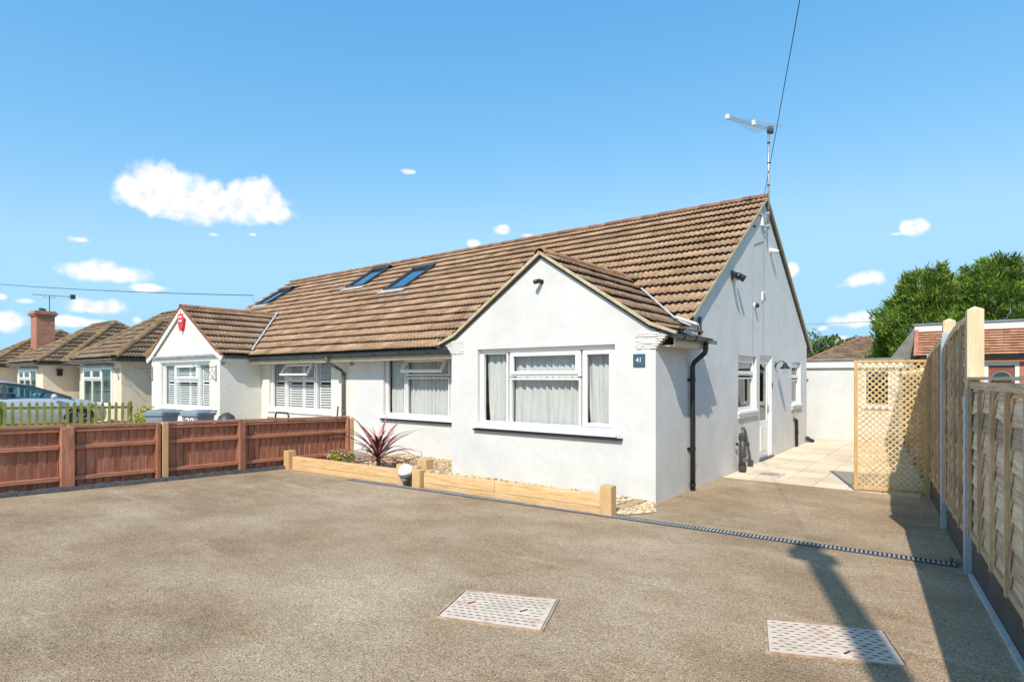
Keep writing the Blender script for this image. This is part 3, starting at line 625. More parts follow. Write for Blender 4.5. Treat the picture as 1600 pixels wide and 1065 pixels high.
# gable cable and small fittings on the side wall
MB().tube([(XB + .008, 12.5, 4.7), (XB + .008, 12.3, 4.4), (XB + .008, 11.6, 4.2), (XB + .008, 11.55, 2.1)], .007, 6).build('cable_run', M['greycable'], H1)

curtain('net_curtain', (0, BF + .2, 0), (1, 0, 0), (0, -1, 0), -6.17, -5.6, .9, 2.1, 'white net curtain behind the left pane of the number 41 bay window', folds=5, gather=.05)
curtain('net_curtain', (0, BF + .2, 0), (1, 0, 0), (0, -1, 0), -5.58, -4.32, .9, 2.1, 'wide white net curtain in the middle of the number 41 bay window', folds=10)
curtain('net_curtain', (0, BF + .2, 0), (1, 0, 0), (0, -1, 0), -4.27, -3.74, .9, 2.1, 'white net curtain behind the right pane of the bay window near the 41 plaque', folds=5, gather=.06)
curtain('net_curtain', (0, YW + .2, 0), (1, 0, 0), (0, -1, 0), -9.84, -9.25, .84, 2.08, 'narrow white net curtain behind the left pane of the recessed window above the spiky plant', folds=5)
curtain('net_curtain', (0, YW + .2, 0), (1, 0, 0), (0, -1, 0), -9.22, -7.4, .84, 2.08, 'wide white net curtain behind the recessed window with the open top sash', folds=14)

# ---- left-hand house, number 39
H2 = thing('bungalow', (-15, 11, 0), 'white roughcast bungalow with three rooflights, shutters and a red alarm box', 'bungalow')
LX0, LX1 = -20.25, X0
LA, LB, LC, LH, LZ = -19.1, -14.88, -17.0, 2.32, 3.62
lprof = [(0, 2.24), (.3, 2.37), (LH, LZ)]
def zbay2(x):
    h = LH - abs(x - LC); return -9 if h < 0 else (2.24 + .433 * h if h < .3 else 2.37 + (h - .3) * (LZ - 2.37) / (LH - .3))
w = MB()
LW = (-18.42, -15.45, .80, 2.07)
wall_cells(w, (0, BF, 0), (1, 0, 0), (0, -1, 0), LA, LB, -.1, 2.25, [LW])
w.poly(*[(x, BF, z) for x, z in [(LA, 2.25)] + [(x, zbay2(x) - .05) for x in (LA, LC, LB)] + [(LB, 2.25)]])
LF = (-14.5, -11.76, .80, 2.08)
wall_cells(w, (0, YW, 0), (1, 0, 0), (0, -1, 0), LX0, LX1, -.1, 2.45, [LF])
w.poly((LB, BF, -.1), (LB, YW, -.1), (LB, YW, 2.3), (LB, BF, 2.25)); w.poly((LA, BF, -.1), (LA, YW, -.1), (LA, YW, 2.3), (LA, BF, 2.25))
w.poly((LX0, YW, -.1), (LX0, YB, -.1), (LX0, YB, zmain(YB) - .05), (LX0, YR, ZR - .06), (LX0, YW, zmain(YW) - .05))
w.poly((LX0, YB, -.1), (LX1, YB, -.1), (LX1, YB, 2.6), (LX0, YB, 2.6))
w.build('wall', M['roughcast'], H2, fix=False)
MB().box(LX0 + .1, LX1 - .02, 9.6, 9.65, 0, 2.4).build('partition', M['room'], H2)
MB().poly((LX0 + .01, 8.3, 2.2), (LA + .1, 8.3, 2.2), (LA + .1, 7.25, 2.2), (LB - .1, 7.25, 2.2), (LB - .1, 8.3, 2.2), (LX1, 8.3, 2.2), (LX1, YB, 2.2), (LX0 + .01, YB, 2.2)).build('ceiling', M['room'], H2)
roof2 = deck(LX0 + .02, LX1 - .001, parent=H2)
LIGHTS = [(-19.75, -18.98, 10.72, 11.75), (-14.98, -14.12, 11.02, 12.13), (-12.55, -11.69, 10.48, 11.66)]
def in_light(c): return any(a - .08 < c.x < b + .08 and p - .05 < c.y < q - .03 for a, b, p, q in LIGHTS)
t2 = front_tiles(LX0 - .05, LX1 - .003, lambda c: not (zbay2(c.x) > c.z + .06 and c.y < 10.6) and not in_light(c))
ldepth = YR - (ZR - LZ) / SL
b2r = bay_tiles(LC, LH, lprof, 1, BF - .05, zbay2, ldepth); b2l = bay_tiles(LC, LH, lprof, -1, BF - .05, zbay2, ldepth)
bd = MB()
for sg in (1, -1):
    pr = [(LC + sg * (LH - h), z) for h, z in lprof]
    for (xa, za), (xb, zb) in zip(pr, pr[1:]):
        bd.prism([(xa, BF + .01, za - .045), (xb, BF + .01, zb - .045), (xb, BF + .01, zb - .1), (xa, BF + .01, za - .1)], (0, (ldepth + .1 if zb > 3 else 8.4) - BF, 0))
bd.build('bay_deck', M['felt'], roof2)
for m in sorted(b2r, key=lambda m: (m.translation - CAM).length): part('roof_tile', TMESH, roof2, m)
lay_tiles(roof2, t2 + b2l, 296 - len(b2r))
ridge_tiles(roof2, (LX0 - .05, YR, ZR), (LX1 - .002, YR, ZR), lift=-.015)
ridge_tiles(roof2, (LC, BF - .06, LZ), (LC, ldepth + .05, LZ), r=.10, lift=-.015)
for sg in (1, -1):
    pv = [(LC + sg * (LH - h), BF - .045, z) for h, z in lprof][::-1]
    verge(roof2, [(x, y, z - .075) for x, y, z in pv], 0, .035, .13, 'uppaint', 'bargeboard'); verge(roof2, pv, 0, .09, .035, 'ridge', 'verge', drop=.0)
verge(roof2, [(LX0 - .03, YE, ZE), (LX0 - .03, YR, ZR), (LX0 - .03, YB + .4, zmain(YB + .4))], 0, .06, .05)
vl = MB(); dk = MB(); p_ = valley(roof2, LC, LH, lprof, 1, .095)
for a, b in zip(p_, p_[1:]):
    vl.bar(a + Vector((.07, 0, .0)), b + Vector((.07, 0, .0)), .07, .02, up=(0, -.55, .83)); dk.bar(a - Vector((.03, 0, .02)), b - Vector((.03, 0, .02)), .1, .012, up=(0, -.55, .83))
vl.build('valley_mortar', M['lead'], roof2); dk.build('valley', M['darkgrey'], roof2)
# rooflights
for a, b, p, q in LIGHTS:
    N = Vector((0, -SL, 1)).normalized(); D = Vector((0, 1, SL)).normalized(); Q = lambda x, y, n: Vector((x, y, zmain(y))) + N * n
    f_ = MB()
    for xx in (a + .03, b - .03): f_.bar(Q(xx, p, .05), Q(xx, q, .05), .06, .1, up=N)
    f_.bar(Q(a, p + .02, .045), Q(b, p + .02, .045), .06, .09, up=N); f_.bar(Q(a, q - .06, .06), Q(b, q - .06, .06), .14, .12, up=N)
    rl = f_.build('rooflight', M['darkgrey'], roof2)
    MB().poly(Q(a + .05, p + .03, .06), Q(b - .05, p + .03, .06), Q(b - .05, q - .1, .06), Q(a + .05, q - .1, .06)).build('pane', M['skyglass'], rl)
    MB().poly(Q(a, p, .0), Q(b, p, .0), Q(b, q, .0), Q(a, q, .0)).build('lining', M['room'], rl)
    ap = MB(); ap.prism([Q(a - .1, p + .02, .045), Q(b + .1, p + .02, .045), Q(b + .1, p - .17, .055), Q(a - .1, p - .17, .055)], N * .012); ap.build('apron', M['lead'], rl)
# eaves
MB().box(LB - .1, LX1 - .001, YE + .07, YE + .095, ZE - .19, ZE - .045).build('fascia', M['fascia'], H2)
MB().box(LB, LX1 - .001, YE + .095, YW, ZE - .19, ZE - .17).build('soffit', M['fascia'], H2)
gutter(H2, (LB + .25, YE + .005, ZE - .03), (LX1, YE + .005, ZE - .03), nb=6)
LEX = LC + LH
gutter(H2, (LEX, BF + .02, 2.205), (LEX, 7.72, 2.205), nb=1, out=(1, 0, 0))
MB().box(LB + .001, LEX - .05, BF + .02, 7.9, 2.06, 2.2).build('fascia', M['uppaint'], H2)
gutter(H2, (LC - LH, 7.72, 2.205), (LC - LH, BF + .02, 2.205), nb=1, out=(-1, 0, 0))
dp2 = MB().tube([(-11.28, YE + .01, 2.13), (-11.28, YE + .01, 2.05), (-11.27, YE + .06, 1.98), (-11.22, YW - .1, 1.82), (-11.21, YW - .06, 1.75), (-11.21, YW - .06, .02)], .038, 10).build('downpipe', M['brownpipe'], H2, smooth=True)
for z in (1.72, .9): MB().lathe([(.047, -.025), (.047, .025)], (-11.21, YW - .06, z), seg=10).build('pipe_clip', M['brownpipe'], dp2)
vb = MB().box(-11.02, -10.88, YW - .02, YW - .001, 1.93, 2.06).build('air_brick', M['concrete'], H2)
for i in range(3):
    for j in range(3): MB().box(-11.0 + i * .042, -10.975 + i * .042, YW - .024, YW - .018, 1.95 + j * .036, 1.972 + j * .036).build('vent_hole', M['darkgrey'], vb)
# grey band and corbels under the gable
MB().box(LA + .02, LB - .02, BF - .05, BF - .001, 2.2, 2.27).build('band', M['greyband'], H2, bevel=.012)
MB().box(LA + .02, LB - .02, BF - .025, BF - .002, 2.15, 2.195).build('band', M['greyband'], H2, bevel=.006)
corbel(H2, LB, LB + .2, BF + .02, 1.98, 2.2, 1, 'greyband'); corbel(H2, LA, LA - .2, BF + .02, 1.98, 2.2, -1, 'greyband')
# windows with plantation shutters
MB().box(LW[0] - .06, LW[1] + .06, BF - .012, BF - .001, LW[3] + .0, LW[3] + .035).build('lintel_line', M['greyband'], H2)
lwl = [(-18.34, -17.72, .89, 1.99, 'f'), (-17.62, -16.28, 1.62, 1.99, 's'), (-17.62, -16.28, .89, 1.53, 'f'), (-16.18, -15.53, .89, 1.99, 'f')]
lfl = [(-14.42, -13.86, .89, 2.0, 'f'), (-13.76, -12.56, 1.66, 2.0, 'o'), (-13.76, -12.56, .89, 1.58, 'f'), (-12.46, -11.84, .89, 2.0, 'f')]
w1 = window(H2, (0, BF, 0), (1, 0, 0), (0, -1, 0), *LW, lwl, sill=.05); w2 = window(H2, (0, YW, 0), (1, 0, 0), (0, -1, 0), *LF, lfl, sill=.05)
MB().box(LF[0] - .08, LF[1] + .1, YW - .05, YW - .001, .62, .70).build('sill_course', M['roughcast'], H2)
MB().box(LW[0] - .1, LW[1] + .1, BF - .05, BF - .001, .64, .70).build('sill_course', M['greyband'], H2)
def shutters(name, y, panels, z0, z1, label):
    t_ = thing(name, ((panels[0][0] + panels[-1][1]) / 2, y, z0), label, 'shutters', 'plantation shutters of the roughcast house')
    for a, b in panels:
        f_ = MB(); rw = .05
        f_.box(a, a + rw, y - .014, y + .014, z0, z1); f_.box(b - rw, b, y - .014, y + .014, z0, z1)
        zm = z0 + (z1 - z0) * .58
        for q in (z0, zm, z1 - rw): f_.box(a + rw, b - rw, y - .014, y + .014, q, q + rw)
        fo = f_.build('shutter_frame', M['upvc'], t_); sl_ = MB(); z = z0 + .075
        while z < z1 - .06:
            if not (zm - .03 < z < zm + rw + .02):
                sl_.prism([(a + rw, y - .03, z - .018), (a + rw, y + .03, z + .022), (a + rw, y + .027, z + .029), (a + rw, y - .033, z - .011)], (b - a - 2 * rw, 0, 0))
            z += .062
        tag(sl_.build('slats', M['upvc'], fo), kind='stuff')
shutters('window_shutters', BF + .19, [(-18.4, -17.69), (-17.66, -16.97), (-16.95, -16.24), (-16.22, -15.47)], .82, 2.06, 'white plantation shutters in the gabled bay window behind the wheelie bins')
shutters('window_shutters', YW + .19, [(-14.48, -13.83), (-13.8, -13.17), (-13.15, -12.52), (-12.49, -11.78)], .82, 2.06, 'white plantation shutters in the recessed window beside the brown downpipe')
# alarm box
al = thing('alarm_box', (-17.0, BF, 3.2), 'red alarm box with white lettering high on the left gable', 'alarm box')
MB().prism([(-17.17, BF - .07, 3.42), (-16.83, BF - .07, 3.42), (-16.80, BF - .07, 3.28), (-16.86, BF - .07, 3.05), (-16.94, BF - .07, 2.94), (-17.06, BF - .07, 2.94), (-17.14, BF - .07, 3.05), (-17.20, BF - .07, 3.28)], (0, .068, 0)).build('housing', M['redbox'], al, bevel=.015)
lt = MB()
for j, (z, wd) in enumerate(((3.33, .2), (3.22, .22))):
    for i in range(4): lt.box(-17.0 - wd / 2 + i * wd / 4, -17.0 - wd / 2 + (i + .72) * wd / 4, BF - .075, BF - .069, z - .025, z + .022)
lt.build('lettering', M['white'], al)
MB().lathe([(.04, 0), (.035, .05), (.015, .06)], (-17.0, BF - .03, 2.94), axis=(0, 0, -1), seg=10).build('strobe', M['white'], al)
# hanging-basket brackets
def bracket(x, y, z, ax, label, L=.42):
    ax = Vector(ax); o = Vector((x, y, z)); m_ = MB()
    m_.tube([o, o - Vector((0, 0, .42))], .009, 6); m_.tube([o - Vector((0, 0, .05)), o + ax * L - Vector((0, 0, .05))], .009, 6)
    pts = [o - Vector((0, 0, .4)) + ax * .0]; 
    for k_ in range(9):
        t = k_ / 8; pts.append(o + ax * (.04 + .30 * t) + Vector((0, 0, -.38 + .32 * t ** .7)))
    m_.tube(pts, .007, 6)
    sc = [o + ax * (.13 + .055 * math.cos(a)) + Vector((0, 0, -.13 + .055 * math.sin(a))) for a in [k_ * .7 for k_ in range(10)]]; m_.tube(sc, .006, 6)
    m_.tube([o + ax * L - Vector((0, 0, .05)), o + ax * (L + .04) - Vector((0, 0, .0))], .008, 6)
    return tag(m_.build('basket_bracket', M['black'], smooth=True), label, 'bracket', 'hanging basket brackets')
bracket(LB - .18, BF - .015, 1.98, (-.6, -.8, 0), 'black scroll bracket on the right of the shuttered bay window', .5)
bracket(LA + .1, BF - .015, 1.98, (-.8, -.6, 0), 'black scroll bracket on the left corner of the shuttered bay', .5)

# ================================================================== HIPPED BUNGALOWS FURTHER LEFT
def plane_tiles(parent, name, poly, mat, w=.30, c=.33, src=None):
    """poly: eave A, eave B then upper points, in order; tiles clipped to the polygon."""
    P = [Vector(p) for p in poly]; U = (P[1] - P[0]).normalized(); N = U.cross(P[2] - P[1]).normalized()
    if N.z < 0: N = -N
    V = N.cross(U).normalized(); o = P[0]
    uu = [(p - o).dot(U) for p in P]; vv = [(p - o).dot(V) for p in P]
    mats = []; r = 0
    while r * c < max(vv):
        k_ = math.floor(min(uu) / w)
        while k_ * w < max(uu):
            m = Matrix.Identity(4); a = random.uniform(-.006, .006); U2 = (U + V * a).normalized(); V2 = N.cross(U2); oo = o + U * (k_ * w) + V * (r * c) + N * random.uniform(-.003, .004)
            cen = oo + U * w / 2 + V * c / 2
            ok = True
            for i in range(len(P)):
                e = P[(i + 1) % len(P)] - P[i]; inn = N.cross(e).normalized()
                if (cen - P[i]).dot(inn) < -.36: ok = False
            if ok:
                for i in range(3): m[i][0] = U2[i]; m[i][1] = V2[i]; m[i][2] = N[i]; m[i][3] = oo[i]
                mats.append(m)
            k_ += 1
        r += 1
    clip = []
    for i in range(1, len(P)):
        e = P[(i + 1) % len(P)] - P[i]
        if e.length > .05: clip.append((P[i], -N.cross(e).normalized()))
    return join_tiles(name, mats, mat, parent, mb0=src, clip=clip)
def hip_roof(parent, x0, x1, y0, y1, ze, sl, mat, wing=None, hipmat='mossridge', back=True):
    hx, hy = (x1 - x0) / 2, (y1 - y0) / 2; h = min(hx, hy) * sl; dd = min(hx, hy)
    A = Vector((x0, y0, ze)); B = Vector((x1, y0, ze)); Cc = Vector((x1, y1, ze)); D = Vector((x0, y1, ze))
    if hx >= hy: E1 = Vector((x0 + dd, y0 + dd, ze + h)); E2 = Vector((x1 - dd, y0 + dd, ze + h)); front = [A, B, E2, E1]; right = [B, Cc, E2]; left = [D, A, E1]; rear = [Cc, D, E1, E2]
    else: E1 = Vector((x0 + dd, y0 + dd, ze + h)); E2 = Vector((x0 + dd, y1 - dd, ze + h)); front = [A, B, E1]; right = [B, Cc, E2, E1]; left = [D, A, E1, E2]; rear = [Cc, D, E2]
    dk_ = MB()
    for p in (front, right, left, rear): dk_.poly(*[q - Vector((0, 0, .05)) for q in p])
    dk_.build('deck', M['felt'], parent, fix=False)
    for p in (front, right): plane_tiles(parent, 'tile_field', p, mat)
    for a, b in ((A, E1), (B, E1 if hx < hy else E2), (E1, E2), (Cc, E2)):
        if (b - a).length > .1: ridge_tiles(parent, a, b, r=.13, mat=M[hipmat], name='hip_tile', lift=.0)
    return E1, E2
def hipped_house(x0, x1, label, cat='bungalow', wing_w=4.1, mat='cream'):
    t_ = thing('bungalow', ((x0 + x1) / 2, 11, 0), label, cat, 'hipped bungalows beyond the picket fence'); xw = x1 - wing_w; ze = 2.30
    w_ = MB(); hole = (xw + .55, x1 - .72, .72, 2.02)
    wall_cells(w_, (0, 7.2, 0), (1, 0, 0), (0, -1, 0), xw + .1, x1, -.1, 2.28, [hole]); dh = (xw - .95, xw - .1, -.02, 2.05)
    wall_cells(w_, (0, 8.35, 0), (1, 0, 0), (0, -1, 0), x0, xw + .1, -.1, 2.28, [dh])
    w_.poly((x1, 7.2, -.1), (x1, 14, -.1), (x1, 14, 2.28), (x1, 7.2, 2.28)); w_.poly((xw + .1, 7.2, -.1), (xw + .1, 8.4, -.1), (xw + .1, 8.4, 2.28), (xw + .1, 7.2, 2.28))
    w_.poly((x0, 8.35, -.1), (x0, 14, -.1), (x0, 14, 2.28), (x0, 8.35, 2.28)); w_.build('wall', M[mat], t_, fix=False)
    roof = MB().box(x0 + .1, x1 - .1, 8.4, 13.9, 2.26, 2.28).build('roof', M['felt'], t_)
    hip_roof(roof, x0 - .3, x1 + .3, 7.75, 13.6, ze, .72, M['tile_dark'])
    hip_roof(roof, xw - .1, x1 + .3, 6.88, 12.5, ze + .01, .64, M['tile_dark'])
    gutter(t_, (xw - .1, 6.86, ze - .05), (x1 + .3, 6.86, ze - .05), nb=3); gutter(t_, (x1 + .32, 6.86, ze - .05), (x1 + .32, 13.6, ze - .05), nb=3, out=(1, 0, 0)); gutter(t_, (x0 - .3, 7.73, ze - .05), (xw - .1, 7.73, ze - .05), nb=3)
    MB().box(xw - .1, x1 + .22, 6.96, 7.2, ze - .15, ze - .1).build('soffit', M['fascia'], t_); MB().box(x1 + .001, x1 + .24, 7.2, 13.6, ze - .15, ze - .1).build('soffit', M['fascia'], t_)
    l, r, b, t = hole; a3 = (r - l) / 3
    # canted bay window standing forward of the wall
    by = 7.2
    window(t_, (0, by, 0), (1, 0, 0), (0, -1, 0), l, r, b, t, [(l + .08, l + a3 - .03, 1.62, t - .08, 's'), (l + .08, l + a3 - .03, b + .08, 1.55, 'f'), (l + a3 + .03, r - a3 - .03, 1.62, t - .08, 's'), (l + a3 + .03, r - a3 - .03, b + .08, 1.55, 'f'), (r - a3 + .03, r - .08, b + .08, t - .08, 'f')], glass='dglass', sill=.08, set_back=-.06)
    MB().box(l - .08, r + .08, by - .22, by - .001, t + .005, t + .07).build('window_canopy', M['greyband'], t_, bevel=.015)
    bl = MB(); z = b + .1
    while z < t - .1: bl.box(l + .05, r - .05, by + .12, by + .125, z, z + .035); z += .055
    tag(bl.build('blind', M['upvc'], t_), kind='stuff')
    MB().box(x0 + .1, x1 - .1, 9.5, 9.55, 0, 2.25).build('partition', M['room'], t_)
    d_ = MB().box(dh[0] + .02, dh[1] - .02, 8.42, 8.46, 0, 2.02).build('door', M['grey'], t_)
    MB().box(dh[0] + .15, dh[1] - .15, 8.405, 8.418, 1.1, 1.85).build('pane', M['dglass'], d_)
    vv = MB().box(x1 + .001, x1 + .02, 8.6, 8.95, 1.9, 2.05).build('air_brick', M['concrete'], t_)
    for i in range(6): MB().box(x1 + .019, x1 + .024, 8.625 + i * .053, 8.65 + i * .053, 1.92, 2.03).build('vent_hole', M['darkgrey'], vv)
    return t_
hipped_house(-30.0, -21.75, 'cream hipped bungalow right behind the green picket fence')
hipped_house(-38.7, -30.45, 'cream hipped bungalow partly hidden behind the silver car')
h33 = hipped_house(-47.4, -39.15, 'hipped bungalow with a red brick chimney at the far left')
ch = MB().box(-40.35, -39.25, 9.0, 9.8, 2.9, 5.0); ch.box(-40.42, -39.18, 8.93, 9.87, 5.0, 5.09); ch.box(-40.47, -39.13, 8.88, 9.92, 5.09, 5.2); ch.box(-40.4, -39.2, 8.95, 9.85, 5.2, 5.27)
cho = ch.build('chimney', M['brickred'], h33)
for xx, hh in ((-40.1, .22), (-39.65, .14)): MB().lathe([(.11, 0), (.1, hh * .8), (.12, hh * .85), (.12, hh)], (xx, 9.4, 5.27), seg=12).build('chimney_pot', M['darkgrey'], cho)
# small fittings on those houses
lantern = lambda x, y, z, lab: tag(MB().box(x, x + .12, y - .09, y + .09, z - .12, z + .14).box(x - .02, x + .16, y - .12, y + .12, z + .14, z + .17).build('wall_lantern', M['black'], bevel=.01), lab, 'lantern', 'lanterns on the cream bungalows')
lantern(-34.55 + 4.1 + .01, 7.75, 1.85, 'small black wall lantern on the cream side wall above the silver car')
bracket(-21.74, 7.12, 1.98, (.8, -.6, 0), 'black bracket by the corner of the cream bungalow next to its window', .4)
def aerial(name, base, top, d, L, label, n=9, mat='darkgrey', tilt=0., reflector=True, ew=.34):
    base, top, d = Vector(base), Vector(top), Vector(d).normalized(); t_ = thing(name, base, label, 'aerial')
    MB().tube([base, top], .02, 8).build('mast', M[mat], t_)
    a = top - d * L * .42; b = top + d * L * .58; a.z += 0; sd = d.cross(Vector((0, 0, 1))).normalized()
    MB().tube([a, b], .014, 6).build('boom', M[mat], t_)
    e_ = MB()
    for i in range(n):
        p = a + (b - a) * (.02 + .93 * i / (n - 1)); e_.tube([p - sd * ew * (.5 + .3 * i / n), p + sd * ew * (.5 + .3 * i / n)], .006, 5)
    tag(e_.build('elements', M[mat], t_), kind='stuff')
    if reflector: MB().box(b.x - .1, b.x + .1, b.y - .1, b.y + .1, b.z - .12, b.z + .12).build('reflector', M[mat], t_)
    m_ = MB(); m_.tube([top - Vector((0, 0, .12)) - d * .25, top - d * .25], .01, 6); m_.tube([top - Vector((0, 0, .12)) - d * .25, top - Vector((0, 0, .12)) + d * .25, top + d * .25], .01, 6); m_.build('brace', M[mat], t_)
    return t_
aerial('television_aerial', (-39.4, 9.6, 5.2), (-39.4, 9.6, 6.15), (.7, .72, -.05), 2.0, 'dark television aerial rising from the red brick chimney')

# ================================================================== GARAGE, BRICK HOUSE AND FAR HOUSE AT THE BACK
G = thing('garage', (-3.6, 19, 0), 'low white garage with a flat felt roof behind the patio', 'garage')
w = MB(); GW = (-1.98, -1.40, .92, 1.86)
wall_cells(w, (0, 17.6, 0), (1, 0, 0), (0, -1, 0), -7.5, -1.22, -.1, 1.98, [GW]); w.poly((-1.22, 17.6, -.1), (-1.22, 22, -.1), (-1.22, 22, 1.98), (-1.22, 17.6, 1.98)); w.build('wall', M['render'], G, fix=False)
MB().box(-7.5, -1.1, 17.5, 22, 2.09, 2.16).build('roof', M['felt'], G, bevel=.01); MB().box(-7.5, -1.12, 17.53, 17.56, 1.92, 2.085).build('fascia', M['upvc'], G); MB().box(-1.22 + .06, -1.22 + .1, 17.56, 22, 1.92, 2.085).build('fascia', M['upvc'], G)
gwin = MB()
for q in ((-1.98, -1.93, .92, 1.86), (-1.45, -1.40, .92, 1.86), (-1.93, -1.45, .92, .97), (-1.93, -1.45, 1.81, 1.86)): gwin.box(q[0], q[1], 17.62, 17.66, q[2], q[3])
gwo = gwin.build('window', M['upvc'], G); MB().box(-1.93, -1.45, 17.64, 17.645, .97, 1.81).build('pane', M['dglass'], gwo)
MB().box(-2.02, -1.36, 17.55, 17.6, .86, .915).build('sill', M['upvc'], gwo)
MB().box(-7.4, -1.3, 18.5, 18.55, 0, 1.9).build('partition', M['darkgrey'], G)

B = thing('brick_house', (3, 26, 0), 'red brick house with a steep terracotta tiled roof above the right fence', 'house')
w = MB(); wall_cells(w, (0, 23.1, 0), (1, 0, 0), (0, -1, 0), -1.0, 9, -.1, 2.35, [(.60, 1.42, 0, 2.13)], depth=.08); w.poly((-1.0, 23.1, -.1), (-1.0, 30, -.1), (-1.0, 30, 2.35), (-1.0, 23.1, 2.35)); w.build('wall', M['brickred'], B, fix=False)
rf = MB().prism([(-1.1, 22.98, 2.33), (9, 22.98, 2.33), (9, 23.75, 3.2), (-1.1, 23.75, 3.2)], (0, .3, 0)).build('roof', M['felt'], B)
plane_tiles(rf, 'tile_field', [(-1.12, 22.95, 2.36), (9, 22.95, 2.36), (9, 23.75, 3.22), (-1.12, 23.75, 3.22)], M['tile_red'], w=.168, c=.118, src=tile_mesh(M['tile_red'], n=3, w=.165, L=.16, amp=.0))
vg = MB().bar((-1.14, 22.9, 2.34), (-1.14, 23.75, 3.24), .1, .1).build('verge', M['brickred'], rf)
MB().prism([(-1.2, 23.5, 2.2), (-1.95, 23.5, 2.2), (-1.2, 23.5, 3.3)], (0, 3.5, 0)).build('side_slope', M['felt'], rf)
MB().box(-1.2, 9, 23.7, 23.75, 3.2, 3.4).build('fascia', M['uppaint'], B); MB().box(-1.25, 9, 23.66, 28, 3.405, 3.46).build('flat_roof', M['grey'], B)
gutter(B, (-1.0, 22.88, 2.31), (9, 22.88, 2.31), nb=8)
df = MB()
for q in ((.60, .70, 0, 2.13), (1.32, 1.42, 0, 2.13), (.70, 1.32, 2.03, 2.13)): df.box(q[0], q[1], 23.1, 23.16, q[2], q[3])
dfo = df.build('door', M['uppaint'], B); MB().box(.70, 1.32, 23.14, 23.17, 0, 2.03).build('door_leaf', M['doorwood'], dfo)
arc = MB(); pts = [(1.01 + .27 * math.cos(a), 23.128, 1.52 + .32 * math.sin(a)) for a in [math.pi * i / 14 for i in range(15)]]; arc.poly(*pts); arc.build('fanlight', M['dglass'], dfo)
ar2 = MB()
for a_, b_ in zip(pts, pts[1:]): ar2.bar(a_, b_, .03, .03)
ar2.build('fanlight_rim', M['grey'], dfo)

FH = thing('far_house', (-5.3, 48, 0), 'distant hip roofed house with a brick chimney in front of the conifers', 'house')
MB().box(-8.6, -2.4, 45.2, 51, 0, 2.7).build('wall', M['cream'], FH); frf = MB().box(-8.6, -2.4, 45.2, 51, 2.7, 2.75).build('roof', M['felt'], FH)
hip_roof(frf, -8.9, -2.1, 44.9, 51.3, 2.72, .56, M['tile_dark'], hipmat='ridge')
MB().box(-4.55, -3.9, 46.5, 47.1, 2.8, 4.45).box(-4.6, -3.85, 46.45, 47.15, 4.45, 4.55).build('chimney', M['brickred'], frf)

# ================================================================== RED FENCE ON THE LEFT
FX = -9.5
ftop = lambda y: 1.085 - .026 * y
RF = thing('boundary_fence', (FX, 3.6, .1), 'low red stained board fence along the left of the drive', 'fence')
posts = [(-1.3, .12, 'redwood', .0), (.25, .12, 'redwood', .0), (2.49, .15, 'redwood', -.02), (3.60, .055, 'redwood', .0), (3.69, .085, 'pinev', .005), (4.87, .10, 'redwood', -.03), (6.98, .05, 'redwood', .0), (7.06, .085, 'pinev', -.03)]
for y, wd, mt, dz in posts:
    MB().box(FX + .0, FX + .095, y - wd / 2, y + wd / 2, gz(y) - .05, ftop(y) + dz - .012).build('post', M[mt], RF, bevel=.006)
bays = [(-1.24, .19), (.31, 2.41), (2.57, 3.57), (3.735, 4.82), (4.92, 6.955)]
for a, b in bays:
    for zz, hh, dp_, nm in ((-.02, .04, .085, 'cap_rail'), (-.072, .05, .052, 'top_rail'), (-.30, .055, .058, 'rail'), (-.72, .055, .058, 'rail')):
        if nm == 'cap_rail': a_, b_, x_ = a - .06, b + .06, FX + .01
        else: a_, b_, x_ = a + .002, b - .002, FX + dp_ / 2 - .012
        MB().bar((x_, a_, ftop(a_) + zz), (x_, b_, ftop(b_) + zz), dp_, hh).build(nm, M['redrail'], RF, bevel=.005)
bw = .105; y = -1.3
while y < 7.04:
    wv = bw * random.uniform(.94, 1.06); x = FX - .02
    z0 = gz(y) + .03; z1 = ftop(y) - .055
    MB().prism([(x, y, z0), (x + .020, y, z0), (x + .004, y + wv + .012, z0), (x - .004, y + wv + .012, z0)], (random.uniform(-.004, .004), random.uniform(-.006, .006), z1 - z0)).build('fence_board', M['redwood'], RF)
    y += wv
ed = MB(); vs = []; ny = 130     # rough bitumen upstand along the fence foot
for i in range(ny + 1):
    y = -3 + 9.0 * i / ny
    for x, h in ((-.075, -.01), (-.06, .045), (-.02, .065), (.03, .05), (.055, -.01)): vs.append((FX + .1 + x + random.uniform(-.012, .012), y, gz(y) + h + (random.uniform(-.014, .014) if h > 0 else 0)))
ed.add(vs, [(i * 5 + k, i * 5 + k + 1, i * 5 + k + 6, i * 5 + k + 5) for i in range(ny) for k in range(4)])
tag(ed.build('kerb', M['bitumen'], smooth=True), kind='structure')

